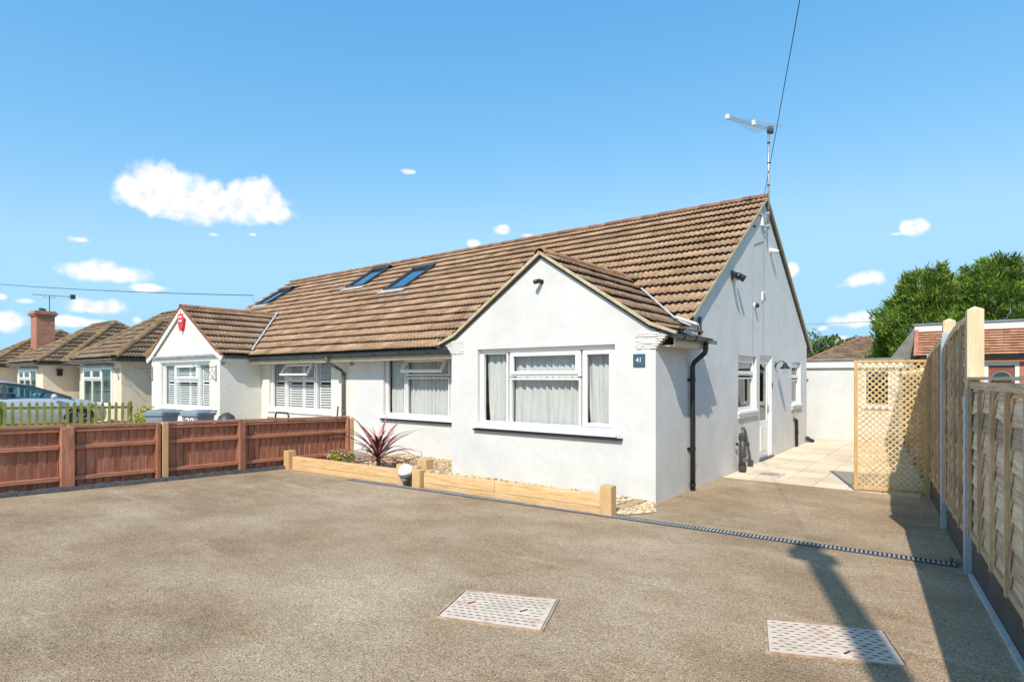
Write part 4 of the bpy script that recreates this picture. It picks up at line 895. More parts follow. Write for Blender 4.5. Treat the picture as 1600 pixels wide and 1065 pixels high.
# ================================================================== RIGHT FENCE
RX = lambda y: .1 - .105 * (y - 6.1)
GF = thing('garden_fence', (RX(6), 6, 0), 'tall weathered lap panel fence with steel braced posts along the right of the drive', 'fence')
PY = [.30, 2.13, 3.92, 6.12, 7.95, 9.98, 11.85, 13.7, 15.55, 17.4]
tops = [lambda t: 1.62, lambda t: 1.62, lambda t: 1.62, lambda t: 2.18 - .13 * t ** 2.4, lambda t: 2.10 - .11 * t ** 2.2] + [lambda t: 1.75] * 4
DIR = Vector((-.105, 1, 0)).normalized(); NRM = Vector((-1, -.105, 0)).normalized()
for i in range(len(PY) - 1):
    a, b = PY[i] + .055, PY[i + 1] - .055; base = lambda y: Vector((RX(y), y, 0)); zb = gz((a + b) / 2); g0, g1 = zb - .02, zb + .29; tp = tops[i]
    if i == 0: continue
    gb_ = MB().bar(base(a) + Vector((0, 0, (g0 + g1) / 2 + (gz(a) - zb))), base(b) + Vector((0, 0, (g0 + g1) / 2 + (gz(b) - zb))), .05, g1 - g0).build('gravel_board', M['darkboard'], GF, bevel=.006)
    # panel frame
    fb_ = MB(); n_ = 10; tz = [(a + (b - a) * k_ / n_, tp(k_ / n_)) for k_ in range(n_ + 1)]
    for (ya, za), (yb, zb2) in zip(tz, tz[1:]): fb_.bar(base(ya) + NRM * .012 + Vector((0, 0, za - .03)), base(yb) + NRM * .012 + Vector((0, 0, zb2 - .03)), .05, .055)
    pn = MB().bar(base(a) + NRM * .02 + Vector((0, 0, g1 + .03)), base(b) + NRM * .02 + Vector((0, 0, g1 + .03)), .045, .05).build('panel', M['batten'], GF)
    fb_.build('top_rail', M['waney'], pn)
    if i <= 2:
        MB().bar(base(a) + NRM * .01 + Vector((0, 0, 1.645)), base(b) + NRM * .01 + Vector((0, 0, 1.645)), .085, .022).build('cap_strip', M['waney'], pn)
    z = g1 + .01; rowi = 0
    while z < 2.2:
        m_ = MB(); n_ = 14; vs = []; up_ = .25; ok = False; ph = random.uniform(0, 9); fq = random.uniform(2, 4)
        for k_ in range(n_ + 1):
            t = k_ / n_; y = a + (b - a) * t; zl = z + .018 * math.sin(ph + fq * t * 3) + random.uniform(-.006, .006); zt_ = min(z + up_, tp(t) - .03)
            if zt_ > zl + .03: ok = True
            zt_ = max(zt_, min(zl, tp(t) - .05) + .0); zl = min(zl, zt_)
            p = base(y)
            vs += [p + NRM * .030 + Vector((0, 0, zl)), p + NRM * .002 + Vector((0, 0, zt_)), p + NRM * .008 + Vector((0, 0, zl + .004))]
        fs = []
        for k_ in range(n_): q = 3 * k_; fs += [(q, q + 3, q + 4, q + 1), (q + 2, q + 5, q + 3, q)]
        if ok: m_.add(vs, fs).build('lap_board', M['waney'], pn, fix=False)
        z += .145; rowi += 1
    nb_ = 4
    for k_ in range(nb_ + 1):
        t = (k_ + .0) / nb_; y = a + .03 + (b - a - .06) * t; p = base(y) + NRM * .044
        MB().bar(p + Vector((0, 0, g1 + .0)), p + Vector((0, 0, tp(t) - .055)), .038, .026, up=DIR if False else NRM).build('batten', M['batten'], pn)
for i, y in enumerate(PY):
    if i < 1: continue
    p = Vector((RX(y), y, 0)); hgt = {3: 2.24, 4: 2.30, 5: 2.0}.get(i, 1.66 if i < 3 else 1.82)
    m_ = MB(); q = p + Vector((0, 0, 0)); s_ = .055
    a1, a2 = DIR * s_, NRM * s_
    vs = []
    for z in (gz(y) - .05, hgt - .03): vs += [q - a1 - a2 + Vector((0, 0, z)), q + a1 - a2 + Vector((0, 0, z)), q + a1 + a2 + Vector((0, 0, z)), q - a1 + a2 + Vector((0, 0, z))]
    vs.append(q + Vector((0, 0, hgt)))
    m_.add(vs, [(0, 1, 5, 4), (1, 2, 6, 5), (2, 3, 7, 6), (3, 0, 4, 7), (4, 5, 8), (5, 6, 8), (6, 7, 8), (7, 4, 8)])
    po = m_.build('post', M['postwood'], GF)
    if i in (3, 4):
        hs_ = {3: 1.50, 4: 2.08}[i]; c_ = p + NRM * .066 - DIR * .02; g_ = MB()
        g_.bar(c_ + Vector((0, 0, gz(y) - .01)), c_ + Vector((0, 0, hs_)), .085, .012, up=NRM)
        c2 = p - DIR * .062 + NRM * .03; g_.bar(c2 + Vector((0, 0, gz(y) - .01)), c2 + Vector((0, 0, hs_ + .06)), .07, .01, up=DIR)
        g_.build('steel_brace', M['galv'], po)
tag(MB().bar((RX(5.95) - .045, 5.95, gz(5.95) + .01), (RX(.6) - .045, .6, gz(.6) + .01), .03, .05).build('edging_strip', M['concrete']), kind='structure')

# ================================================================== TRELLIS GATE
ty0, ty1 = 9.80, 9.93; TA = Vector((-1.205, ty0, 0)); TB = Vector((-.365, ty1, 0)); TD = (TB - TA).normalized(); TN = Vector((TD.y, -TD.x, 0)); TWd = (TB - TA).length
TG = thing('trellis_gate', ((TA + TB) / 2), 'golden diamond lattice trellis gate standing between patio and drive', 'trellis')
tz0, tz1 = .03, 1.905
TP = lambda a, z, n=0: TA + TD * a + TN * n + Vector((0, 0, z))
MB().bar(TP(0, tz0 - .02), TP(0, tz1), .045, .045, up=TN).build('upright', M['trelframe'], TG, bevel=.004)
MB().bar(TP(TWd, tz0 - .02), TP(TWd, tz1), .045, .045, up=TN).build('upright', M['trelframe'], TG, bevel=.004)
MB().bar(TP(TWd + .07, tz0 - .02, .0), TP(TWd + .07, tz1 + .01, .0), .07, .07, up=TN).build('gate_post', M['trelframe'], TG, bevel=.004)
MB().bar(TP(.023, tz1 - .02), TP(TWd - .023, tz1 - .02), .04, .04).build('rail', M['trelframe'], TG, bevel=.004)
MB().bar(TP(.023, tz0 + .02), TP(TWd - .023, tz0 + .02), .04, .04).build('rail', M['trelframe'], TG, bevel=.004)
sp_ = .083; W_, H_ = TWd - .04, tz1 - tz0 - .07; ox, oz = .02, tz0 + .035
for sgn, nn in ((1, .009), (-1, -.001)):
    k_ = -int(H_ / sp_) - 1
    while k_ * sp_ < W_ + H_:
        c0 = k_ * sp_ + .03        # line a = c0 + z (sgn=1) or a = c0 - z + ... (sgn=-1)
        if sgn == 1: z_lo = max(0, -c0); z_hi = min(H_, W_ - c0); pa, pb = (c0 + z_lo, z_lo), (c0 + z_hi, z_hi)
        else: z_lo = max(0, c0 - W_); z_hi = min(H_, c0); pa, pb = (c0 - z_lo, z_lo), (c0 - z_hi, z_hi)
        if z_hi - z_lo > .03: MB().bar(TP(ox + pa[0], oz + pa[1], nn), TP(ox + pb[0], oz + pb[1], nn), .019, .0085, up=TN).build('lath', M['trellis'], TG)
        k_ += 1

# ================================================================== SLEEPER PLANTER
PYL = lambda x: 6.10 + (x + 3.2) * .062
PD = Vector((1, .062, 0)).normalized()
PL = thing('sleeper_planter', (-6.3, 6.0, .04), 'low new pine sleeper planter along the front of the white house', 'planter')
def sleeper(xa, xb, z0, z1, th=.1, off=0., mat='pine'):
    p = Vector((xa, PYL(xa) + off, (z0 + z1) / 2)); q = Vector((xb, PYL(xb) + off, (z0 + z1) / 2))
    return MB().bar(p, q, th, z1 - z0).build('sleeper', M[mat], PL, bevel=.006)
sleeper(-9.26, -6.68, .0, .125); sleeper(-9.26, -6.68, .128, .27); sleeper(-6.16, -3.36, .0, .125, off=.0); sleeper(-6.16, -4.9, .128, .27); sleeper(-4.895, -3.36, .128, .268)
def ppost(x, off, h, wx=.15, wy=.15):
    y = PYL(x) + off; return MB().box(x - wx / 2, x + wx / 2, y - wy / 2, y + wy / 2, -.02, h).build('post', M['pinev'], PL, bevel=.006)
ppost(-9.35, -.03, .37); ppost(-6.60, -.02, .36, .14); ppost(-6.44, .07, .335, .15, .1); ppost(-6.26, -.045, .31, .16, .12); ppost(-6.42, .25, .42, .2, .15); ppost(-3.28, 0, .385, .15, .13); ppost(-6.1, .02, .31, .1, .1)
# dome lamp on the middle post
dlm = thing('dome_lamp', (-6.46, 5.86, .25), 'white domed outdoor lamp fixed to the middle posts of the planter', 'lamp')
lx, ly, lz = -6.46, 5.80, .262
MB().lathe([(.118, -.02), (.117, .02), (.103, .06), (.075, .095), (.035, .113), (.004, .116)], (lx, ly, lz), axis=(-.05, -.2, .97), seg=24).build('dome', M['white'], dlm, smooth=True)
MB().lathe([(.112, -.021), (.1, -.055), (.05, -.08)], (lx, ly, lz), axis=(-.05, -.2, .97), seg=24).build('rim', M['grey'], dlm, smooth=True)
MB().lathe([(.05, 0), (.048, .05), (.03, .07)], (lx, ly - .02, lz - .07), axis=(0, -.2, -1), seg=16).build('lens', M['grey'], dlm, smooth=True)
MB().tube([(lx, ly + .05, lz - .02), (lx, ly + .2, lz - .03)], .035, 10).build('arm', M['darkgrey'], dlm)
# planter gravel: base sheet + pebbles
gb = MB(); gb.add([(-9.35, PYL(-9.35), .05), (-6.6, PYL(-6.6), .05), (-6.6, 8.22, .05), (-9.35, 8.22, .05)], [(0, 1, 2, 3)]); gb.add([(-6.6, PYL(-6.6) + .03, .045), (-3.25, PYL(-3.25) + .03, .045), (-3.25, BF, .045), (-6.6, BF, .045)], [(0, 1, 2, 3)])
gb.add([(-3.3, 6.12, .05), (-3.18, 6.2, .045), (-2.98, 6.6, .03), (-3.08, 7.1, .012), (-3.3, 7.1, .012)], [(0, 1, 2, 3, 4)])
tag(gb.build('planting_bed', M['joint'], fix=False), kind='structure')
ico = bmesh.new(); bmesh.ops.create_icosphere(ico, subdivisions=1, radius=1); icov = [v.co.copy() for v in ico.verts]; icof = [tuple(v.index for v in f.verts) for f in ico.faces]; ico.free()
pb = MB()
def pebble(x, y, z, s):
    a = random.uniform(0, 6.28); sx, sy, sz = s * random.uniform(.8, 1.3), s * random.uniform(.7, 1), s * random.uniform(.45, .7); c_, s2 = math.cos(a), math.sin(a)
    pb.add([(x + (v.x * sx * c_ - v.y * sy * s2), y + (v.x * sx * s2 + v.y * sy * c_), z + v.z * sz) for v in icov], icof, random.random())
for _ in range(3600):
    x = random.uniform(-9.3, -3.4); ymax = 8.2 if x < -6.8 else 7.1
    y = random.uniform(PYL(x) + .05, ymax); pebble(x, y, .058, random.uniform(.014, .03))
for _ in range(420):
    u_, v_ = random.random(), random.random(); y = 6.18 + u_ * .93; x = -3.26 + v_ * (.06 + .30 * max(0, 1 - abs(y - 6.6) / .55)); pebble(x, y, gz(y) + .018, random.uniform(.012, .026))
tag(pb.build('pebbles', M['pebble'], smooth=True, fix=False), 'buff pebbles filling the planter', kind='stuff')

# ---- plants
def blade(p, az_, L, el0, droop, wd, n=9, fold=.35):
    pts = []; q = Vector(p); a = el0; st = L / n; d2 = Vector((math.cos(az_), math.sin(az_), 0)); sd = Vector((-d2.y, d2.x, 0)); vs = []
    for i in range(n + 1):
        t = i / n; w_ = wd * (.55 + .9 * t if t < .4 else 1.0 - (t - .4) ** 1.5 * 1.9); w_ = max(w_, wd * .03)
        nrm = d2 * -math.sin(a) + Vector((0, 0, math.cos(a)))
        vs += [q - sd * w_ / 2 + nrm * w_ * fold * .5, q, q + sd * w_ / 2 + nrm * w_ * fold * .5]
        q = q + (d2 * math.cos(a) + Vector((0, 0, math.sin(a)))) * st; a -= droop / n * (.4 + 1.2 * t)
    return vs, [(3 * i + k, 3 * i + k + 1, 3 * i + k + 4, 3 * i + k + 3) for i in range(n) for k in range(2)]
cp = thing('cordyline', (-8.0, 6.55, .05), 'burgundy spiky cordyline with arching leaves in the sleeper planter', 'plant')
MB().tube([(-8.0, 6.55, .03), (-8.0, 6.55, .16), (-7.99, 6.54, .3)], [.04, .035, .02], 8).build('stem', M['bark'], cp)
for i in range(64):
    az_ = i * 2.39996 + random.uniform(-.2, .2); t = i / 63; e0 = 1.42 - 1.45 * t + random.uniform(-.12, .12); L = random.uniform(.75, 1.12) * (.52 if t < .2 else .7 if t < .4 else 1.0) * (1.22 if math.cos(az_) < -.3 else 1.0)
    vs, fs = blade((-8.0 + random.uniform(-.02, .02), 6.55 + random.uniform(-.02, .02), .34 - .14 * t), az_, L, e0, random.uniform(.4, 1.4) + .25 * t, random.uniform(.042, .062))
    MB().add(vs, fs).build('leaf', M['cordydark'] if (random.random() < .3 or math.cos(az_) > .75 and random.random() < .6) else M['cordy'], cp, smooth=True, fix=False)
def leafy(name, c, rx, rz, n, size, mat, label, cat, flowers=0, zmin=.0, group=None, trunk=True):
    t_ = thing(name, (c[0], c[1], zmin), label, cat, group); mb = MB(); c = Vector(c)
    for _ in range(n):
        d = Vector((random.gauss(0, 1), random.gauss(0, 1), random.gauss(0, 1))).normalized() * random.uniform(.55, 1.0); bump_ = 1 + .18 * math.sin(d.x * 9 + d.y * 7 + d.z * 11)
        p = c + Vector((d.x * rx, d.y * rx, d.z * rz)) * bump_
        if p.z < zmin: continue
        n1 = (d + Vector((random.gauss(0, .6), random.gauss(0, .6), random.gauss(0, .6)))).normalized(); a = n1.orthogonal().normalized(); b = n1.cross(a); th = random.uniform(0, 6.28); a, b = a * math.cos(th) + b * math.sin(th), b * math.cos(th) - a * math.sin(th); s = size * random.uniform(.6, 1.2)
        mb.add([p - a * s, p - b * s * .4 + n1 * s * .1, p + a * s, p + b * s * .4 + n1 * s * .1], [(0, 1, 2, 3)], random.random())
    tag(mb.build('foliage', M[mat], t_, fix=False), kind='stuff')
    if trunk: MB().tube([(c.x, c.y, zmin - .02), (c.x, c.y, c.z)], max(.012, rx * .06), 6).build('stem', M['bark'], t_)
    if flowers:
        fm = MB()
        for _ in range(flowers):
            d = Vector((random.gauss(0, 1), random.gauss(0, 1), abs(random.gauss(0, 1)))).normalized(); p = c + Vector((d.x * rx, d.y * rx, d.z * rz)) * 1.05
            fm.lathe([(.004, 0), (.02, .008), (.006, .016)], p, axis=d, seg=6)
        tag(fm.build('flowers', M['flower'], t_), kind='stuff')
    return t_
leafy('bedding_plant', (-8.75, 6.3, .2), .26, .17, 420, .035, 'yellowleaf', 'low green bedding plant with pink flowers left of the cordyline', 'plant', flowers=26, zmin=.05)
leafy('bedding_plant', (-8.3, 6.2, .2), .16, .14, 220, .03, 'leafgreen', 'small dark green plant at the foot of the cordyline', 'plant', flowers=6, zmin=.05)
leafy('golden_shrub', (-17.35, 6.35, .44), .38, .42, 1500, .05, 'yellowleaf', 'rounded golden green shrub at the end of the picket fence', 'shrub', zmin=.02)

# ================================================================== CHANNEL DRAIN AND COVERS
DR = thing('channel_drain', (-3.4, 6.0, .03), 'dark slotted channel drain crossing the drive in front of the planter', 'drain')
DYL = lambda x: 6.30 + (x - 0.) * .084
def dline(xa, xb): 
    return Vector((xa, DYL(xa), gz(DYL(xa)))), Vector((xb, DYL(xb), gz(DYL(xb))))
da, db = -7.6, -.02
p, q = dline(da, db); nd_ = Vector((-(q - p).normalized().y, (q - p).normalized().x, 0)); dd = (q - p).normalized()
for sg in (-1, 1): MB().bar(p + nd_ * sg * .058 + Vector((0, 0, .004)), q + nd_ * sg * .058 + Vector((0, 0, .004)), .016, .022).build('edge_rail', M['darkgrey'], DR)
MB().bar(p + Vector((0, 0, -.0)), q + Vector((0, 0, -.0)), .1, .01).build('channel', M['black'], DR)
gbm = MB(); L = (q - p).length; n_ = int(L / .036)
for i in range(n_):
    c_ = p + dd * (i + .5) * L / n_ + Vector((0, 0, .008)); gbm.bar(c_ - nd_ * .05, c_ + nd_ * .05, .017, .014)
tag(gbm.build('grating_bars', M['greyband'], DR), kind='stuff')
def manhole(name, cs, label, keys, nx, ny):
    c = [Vector((x, y, gz(y) + .0)) for x, y in cs]; t_ = thing(name, sum(c, Vector()) / 4, label, 'manhole cover', 'metal covers in the drive')
    B_ = lambda u, v, z=0: (c[0] * (1 - u) + c[1] * u) * (1 - v) + (c[3] * (1 - u) + c[2] * u) * v + Vector((0, 0, z))
    fm = MB(); e = .03
    for (u0, v0, u1, v1) in ((0, 0, 1, 0), (0, 1, 1, 1), (0, 0, 0, 1), (1, 0, 1, 1)): fm.bar(B_(u0, v0, .006), B_(u1, v1, .006), .014, .016)
    fm.build('frame', M['rust'], t_)
    MB().prism([B_(.02, .03), B_(.98, .03), B_(.98, .97), B_(.02, .97)], (0, 0, .011)).build('plate', M['cover'], t_)
    tm = MB(); ax = (c[1] - c[0]).normalized()
    for j in range(ny):
        for i in range(nx):
            u = .06 + .88 * (i + (.5 if j % 2 else 0) + .1) / nx; v = .07 + .86 * (j + .5) / ny
            if u > .95 or any(abs(u - ku) < .055 and abs(v - kv) < .09 for ku, kv in keys): continue
            p_ = B_(u, v, .012); b2 = Vector((-ax.y, ax.x, 0)); s1, s2 = .023, .006
            tm.add([p_ - ax * s1, p_ - b2 * s2, p_ + ax * s1, p_ + b2 * s2, p_ + Vector((0, 0, .004))], [(0, 1, 4), (1, 2, 4), (2, 3, 4), (3, 0, 4)])
    tag(tm.build('treads', M['tread'], t_), kind='stuff')
    for ku, kv in keys:
        MB().lathe([(.042, 0), (.04, .003), (.03, .004)], B_(ku, kv, .011), seg=16).build('lifting_plate', M['cover'], t_)
        kk = MB(); p_ = B_(ku, kv, .017); d_ = Vector((.35, .94, 0)); kk.bar(p_ - d_ * .03, p_ + d_ * .03, .012, .003); kk.build('key_slot', M['black'], t_)
manhole('manhole_cover', [(-2.80, 3.07), (-2.19, 3.36), (-1.97, 2.84), (-2.61, 2.59)], 'pinkish manhole cover with two lifting keys in the middle of the drive', [(.2, .45), (.74, .52)], 12, 10)
manhole('manhole_cover', [(-.99, 3.93), (-.37, 4.22), (-.215, 3.73), (-.85, 3.42)], 'metal manhole cover crossed by the shadow of the pole', [(.6, .82)], 9, 11)

# ================================================================== SMALL FITTINGS ON NUMBER 41
pq = thing('number_plaque', (-3.36, BF, 1.88), 'slate blue house number plaque reading 41 beside the bay window', 'plaque')
MB().box(-3.445, -3.275, BF - .018, BF - .001, 1.795, 1.965).build('plate', M['plaque'], pq, bevel=.004)
part('digits', text_mesh('41', .088, M['white'], .002), pq, Matrix.Translation((-3.36, BF - .021, 1.883)) @ Matrix.Rotation(R(90), 4, 'X'))
for xx in (-3.425, -3.295): MB().lathe([(.005, 0), (.004, .004)], (xx, BF - .018, 1.88), axis=(0, -1, 0), seg=8).build('screw', M['alu'], pq)
sc = thing('security_camera', (-4.95, BF, 3.08), 'black security camera high on the front gable', 'camera')
MB().lathe([(.035, 0), (.035, .02)], (-4.93, BF, 3.08), axis=(0, -1, 0), seg=12).build('base', M['black'], sc); MB().tube([(-4.93, BF - .02, 3.08), (-4.94, BF - .07, 3.07)], .012, 8).build('arm', M['black'], sc)
MB().lathe([(.03, 0), (.034, .02), (.034, .1), (.028, .105)], (-4.93, BF - .05, 3.09), axis=(-.45, -.8, -.25), seg=14).build('body', M['black'], sc, smooth=True)
fl = thing('floodlight', (XB, 10.3, 3.43), 'black twin floodlight with sensor on the side gable wall', 'floodlight')
MB().box(XB, XB + .05, 10.22, 10.36, 3.36, 3.5).build('base', M['black'], fl, bevel=.01)
for yy, dy in ((10.2, -.05), (10.42, .09)): MB().lathe([(.03, 0), (.055, .05), (.06, .12), (.055, .125)], (XB + .07, yy, 3.43), axis=(.8, dy * 4, -.5), seg=14).build('lamp_head', M['black'], fl, smooth=True)
MB().lathe([(.03, 0), (.035, .03), (.02, .06)], (XB + .05, 10.3, 3.38), axis=(.5, 0, -.9), seg=12).build('sensor', M['white'], fl, smooth=True)
dcx = thing('dome_camera', (XB, 11.7, 3.02), 'small black and white dome camera on the side wall above the door', 'camera')
MB().lathe([(.05, 0), (.05, .03)], (XB, 11.68, 3.04), axis=(1, 0, 0), seg=14).build('base', M['white'], dcx); MB().lathe([(.05, 0), (.045, .03), (.03, .055), (.006, .065)], (XB + .03, 11.68, 3.04), axis=(1, 0, -.15), seg=14).build('dome', M['black'], dcx, smooth=True)
tag(MB().box(XB + .001, XB + .04, 12.2, 12.42, 3.34, 3.36).box(XB + .001, XB + .03, 12.2, 12.225, 3.2, 3.34).build('wall_clip', M['white']), 'tiny white clip on the side wall right of the dome camera', 'clip')
wsn = thing('bullet_camera', (XB, 12.9, 4.3), 'white bullet camera under the right verge of the side gable', 'camera')
MB().lathe([(.05, 0), (.05, .04)], (XB, 12.85, 4.3), axis=(1, 0, 0), seg=12).build('base', M['white'], wsn); MB().lathe([(.045, 0), (.045, .14), (.035, .15)], (XB + .05, 12.82, 4.29), axis=(.5, .8, -.1), seg=12).build('body', M['white'], wsn, smooth=True)
bx = thing('cable_box', (XB, 11.95, 4.75), 'small white cable box near the top of the side gable', 'box')
MB().box(XB, XB + .05, 12.1, 12.22, 4.66, 4.84).build('box', M['white'], bx, bevel=.008); MB().bar((XB + .03, 11.9, 4.88), (XB + .03, 12.6, 4.88), .03, .03).build('bracket_bar', M['white'], bx)
MB().lathe([(.02, 0), (.02, .05)], (XB, 11.62, 4.55), axis=(1, 0, 0), seg=8).build('hook', M['black'], bx)
# wall lantern by the side door
wl = thing('wall_lantern', (XB, 13.3, 1.85), 'black fisherman style wall lantern beside the side door', 'lantern')
MB().lathe([(.055, 0), (.05, .025)], (XB, 13.25, 1.93), axis=(1, 0, 0), seg=14).build('wall_plate', M['black'], wl)
MB().tube([(XB + .02, 13.25, 1.93), (XB + .08, 13.27, 2.0), (XB + .16, 13.3, 2.0), (XB + .19, 13.31, 1.95)], .011, 8).build('arm', M['black'], wl, smooth=True)
MB().lathe([(.12, -.02), (.1, .0), (.05, .05), (.035, .1), (.02, .11)], (XB + .19, 13.31, 1.86), seg=20).build('shade', M['black'], wl, smooth=True)
MB().lathe([(.02, -.12), (.05, -.1), (.06, -.04), (.055, 0)], (XB + .19, 13.31, 1.85), seg=14).build('lamp_glass', M['glass'], wl, smooth=True)
# waste pipes
sp1 = thing('soil_pipe', (XB + .1, 10.5, 0), 'short black soil pipe standing against the side wall', 'pipe')
MB().tube([(XB + .12, 10.5, -.02), (XB + .12, 10.5, .68)], .055, 14).build('pipe', M['darkgrey'], sp1, smooth=True)
for z, r_, h_ in ((.6, .066, .08), (.3, .066, .06), (.08, .066, .08)): MB().lathe([(r_, -h_ / 2), (r_, h_ / 2)], (XB + .12, 10.5, z), seg=14).build('collar', M['darkgrey'], sp1)
MB().lathe([(.04, 0), (.045, .03), (.03, .035)], (XB + .16, 10.46, .22), axis=(.7, -.7, 0), seg=12).build('rodding_cap', M['brownpipe'], sp1)
MB().bar((XB + .05, 10.38, .5), (XB + .05, 10.47, .48), .02, .04).build('pipe_clip', M['black'], sp1)
wp = thing('waste_pipe', (XB + .05, 11.0, 0), 'slanting grey waste pipe between soil pipe and door', 'pipe')
MB().tube([(XB - .02, 10.84, .74), (XB + .045, 10.86, .74), (XB + .05, 10.9, .7), (XB + .05, 11.2, .2), (XB + .05, 11.24, .05)], .024, 10).build('pipe', M['brownpipe'], wp, smooth=True)
MB().lathe([(.032, -.03), (.032, .03)], (XB + .05, 11.06, .44), axis=(0, .5, -.86), seg=10).build('collar', M['darkgrey'], wp); MB().lathe([(.045, 0), (.05, .12)], (XB + .05, 11.25, .0), seg=12).build('gully_socket', M['darkgrey'], wp)
wp2 = thing('waste_pipe', (XB + .05, 15.1, 0), 'black waste pipe under the far small window of the side wall', 'pipe')
MB().tube([(XB - .02, 15.0, .66), (XB + .04, 15.02, .66), (XB + .05, 15.1, .64), (XB + .05, 15.12, .02)], .035, 10).build('pipe', M['black'], wp2, smooth=True); MB().lathe([(.042, -.03), (.042, .03)], (XB + .05, 15.12, .35), seg=10).build('collar', M['black'], wp2)
tag(MB().tube([(XB + .06, 16.3, .12), (XB + .07, 16.35, .08), (XB + .16, 16.45, .03)], .05, 10).build('downpipe_shoe', M['black'], smooth=True), 'black downpipe shoe at the far foot of the side wall', 'pipe')
tp_ = thing('outside_tap', (XB, 14.95, .82), 'small brass outside tap below the far window', 'tap')
MB().tube([(XB, 14.95, .82), (XB + .07, 14.95, .82), (XB + .09, 14.95, .76)], .014, 8).build('spout', M['rust'], tp_); MB().bar((XB + .05, 14.91, .87), (XB + .05, 14.99, .87), .015, .015).build('handle', M['rust'], tp_)

# aerial on the gable end, drop wire, poles
AE = thing('television_aerial', (XB + .09, 12.35, 4.75), 'long log periodic television aerial on a mast above the gable end', 'aerial')
ax0 = Vector((XB + .1, 12.33, 4.62)); at_ = Vector((XB + .1, 12.33, 6.62))
mo = MB().tube([ax0, at_], .02, 10).build('mast', M['alu'], AE, smooth=True)
for z in (6.35, 5.95, 5.5, 5.0): MB().lathe([(.026, -.015), (.026, .015)], (ax0.x, ax0.y, z), seg=10).build('cable_tie', M['black'], mo)
for z in (4.7, 4.95): MB().bar((XB, 12.33, z), (XB + .12, 12.33, z), .05, .03).build('mast_bracket', M['galv'], AE)
b0 = Vector((XB + .12, 12.5, 6.66)); b1 = Vector((XB + .02, 10.0, 6.06))
for dz in (.02, -.02): MB().tube([b0 + Vector((0, 0, dz)), b1 + Vector((0, 0, dz))], .008, 6).build('boom', M['alu'], AE)
for i in range(18):
    p_ = b0 + (b1 - b0) * (.04 + .93 * i / 17); hw = .30 - .24 * (i / 17); MB().tube([p_ - Vector((hw, .02, 0)), p_ + Vector((hw, -.02, 0))], .004, 5).build('element', M['alu'], AE)
MB().box(b1.x - .03, b1.x + .03, b1.y - .04, b1.y + .04, b1.z - .04, b1.z + .04).build('end_cap', M['white'], AE, bevel=.01); MB().box(b0.x - .03, b0.x + .03, b0.y - 1.32, b0.y - 1.24, b0.z - .34, b0.z - .26).build('clamp', M['white'], AE)
MB().box(b0.x - .05, b0.x + .05, b0.y - .2, b0.y - .06, b0.z - .1, b0.z + .02).build('mast_clamp', M['darkgrey'], AE)
def pole(x, y, h, label):
    t_ = thing('telegraph_pole', (x, y, 0), label, 'telegraph pole', 'telegraph poles'); z0 = gz(y)
    MB().tube([(x, y, z0 - .2), (x, y, z0 + 3), (x, y, h)], [.125, .115, .10], 14).build('pole', M['polewood'], t_, smooth=True)
    MB().lathe([(.12, 0), (.14, .05), (.015, .12)], (x, y, h), seg=12).build('cap', M['galv'], t_)
    MB().lathe([(.16, 0), (.16, .05)], (x, y, h - .32), seg=16).build('ring_head', M['galv'], t_); MB().box(x - .2, x - .09, y - .09, y + .09, h - .42, h - .14).build('terminal_box', M['black'], t_, bevel=.02)
    MB().box(x + .09, x + .17, y - .07, y + .07, h - .46, h - .2).build('terminal_box', M['black'], t_, bevel=.02)
    return t_
HP = 7.9
tsh = (-1.14, 6.1); px_, py_ = tsh[0] + .32 * HP, tsh[1] - .95 * HP
pole(px_, py_, HP, 'wooden telegraph pole that shadows the drive'); pole(-52, 5.6, 8.3, 'wooden telegraph pole at the far left')
def wire(name, a, b, sag, label, r=.0055, mat='cable', n=18):
    a, b = Vector(a), Vector(b); pts = [a + (b - a) * (i / n) - Vector((0, 0, 4 * sag * (i / n) * (1 - i / n))) for i in range(n + 1)]
    return tag(MB().tube(pts, r, 6).build(name, M[mat], smooth=True), label, 'cable', 'overhead wires')
wire('overhead_wire', (XB + .03, 12.3, ZR + .02), (px_ + .0, py_ + .17, HP - .3), .10, 'dark telephone wire running up from the gable apex')
wire('overhead_wire', (-20.28, 10.9, zmain(10.9) + .35), (-52, 5.6, 8.05), .2, 'thin telephone wire crossing the sky at the left', r=.014)
tag(MB().tube([(-20.28, 10.9, zmain(10.9)), (-20.28, 10.9, zmain(10.9) + .37)], .015, 6).build('wire_hook', M['galv']), 'steel hook holding the telephone wire on the far left verge', 'hook')
wire('overhead_wire', (-16, 62, 6.9), (30, 62, 6.6), .1, 'faint distant wire to the left of the conifers', r=.03, mat='greycable')

# ================================================================== PICKET FENCE, CAR, BINS
PF = thing('picket_fence', (-20.2, 3, 0), 'green aged picket fence in front of the silver car', 'fence')
pm = MB().prism([(0, -.038, 0), (0, .038, 0), (0, .038, .80), (0, 0, .86), (0, -.038, .80)], (.018, 0, 0)).mesh(M['picket'], name='picket')
y = 1.2
while y < 7.0:
    part('picket', pm, PF, Matrix.Translation((-20.2, y, gz(y) + .06 + random.uniform(-.008, .008))) @ Matrix.Rotation(random.uniform(-.012, .012), 4, 'X')); y += .172
for z in (.74, .28): MB().bar((-20.225, 1.0, z + gz(1)), (-20.225, 7.0, z + gz(7.0)), .035, .07).build('rail', M['picket'], PF)
for y in (1.05, 3.9, 6.95): MB().box(-20.32, -20.245, y - .04, y + .04, 0, .92 + gz(y)).build('post', M['picket'], PF)

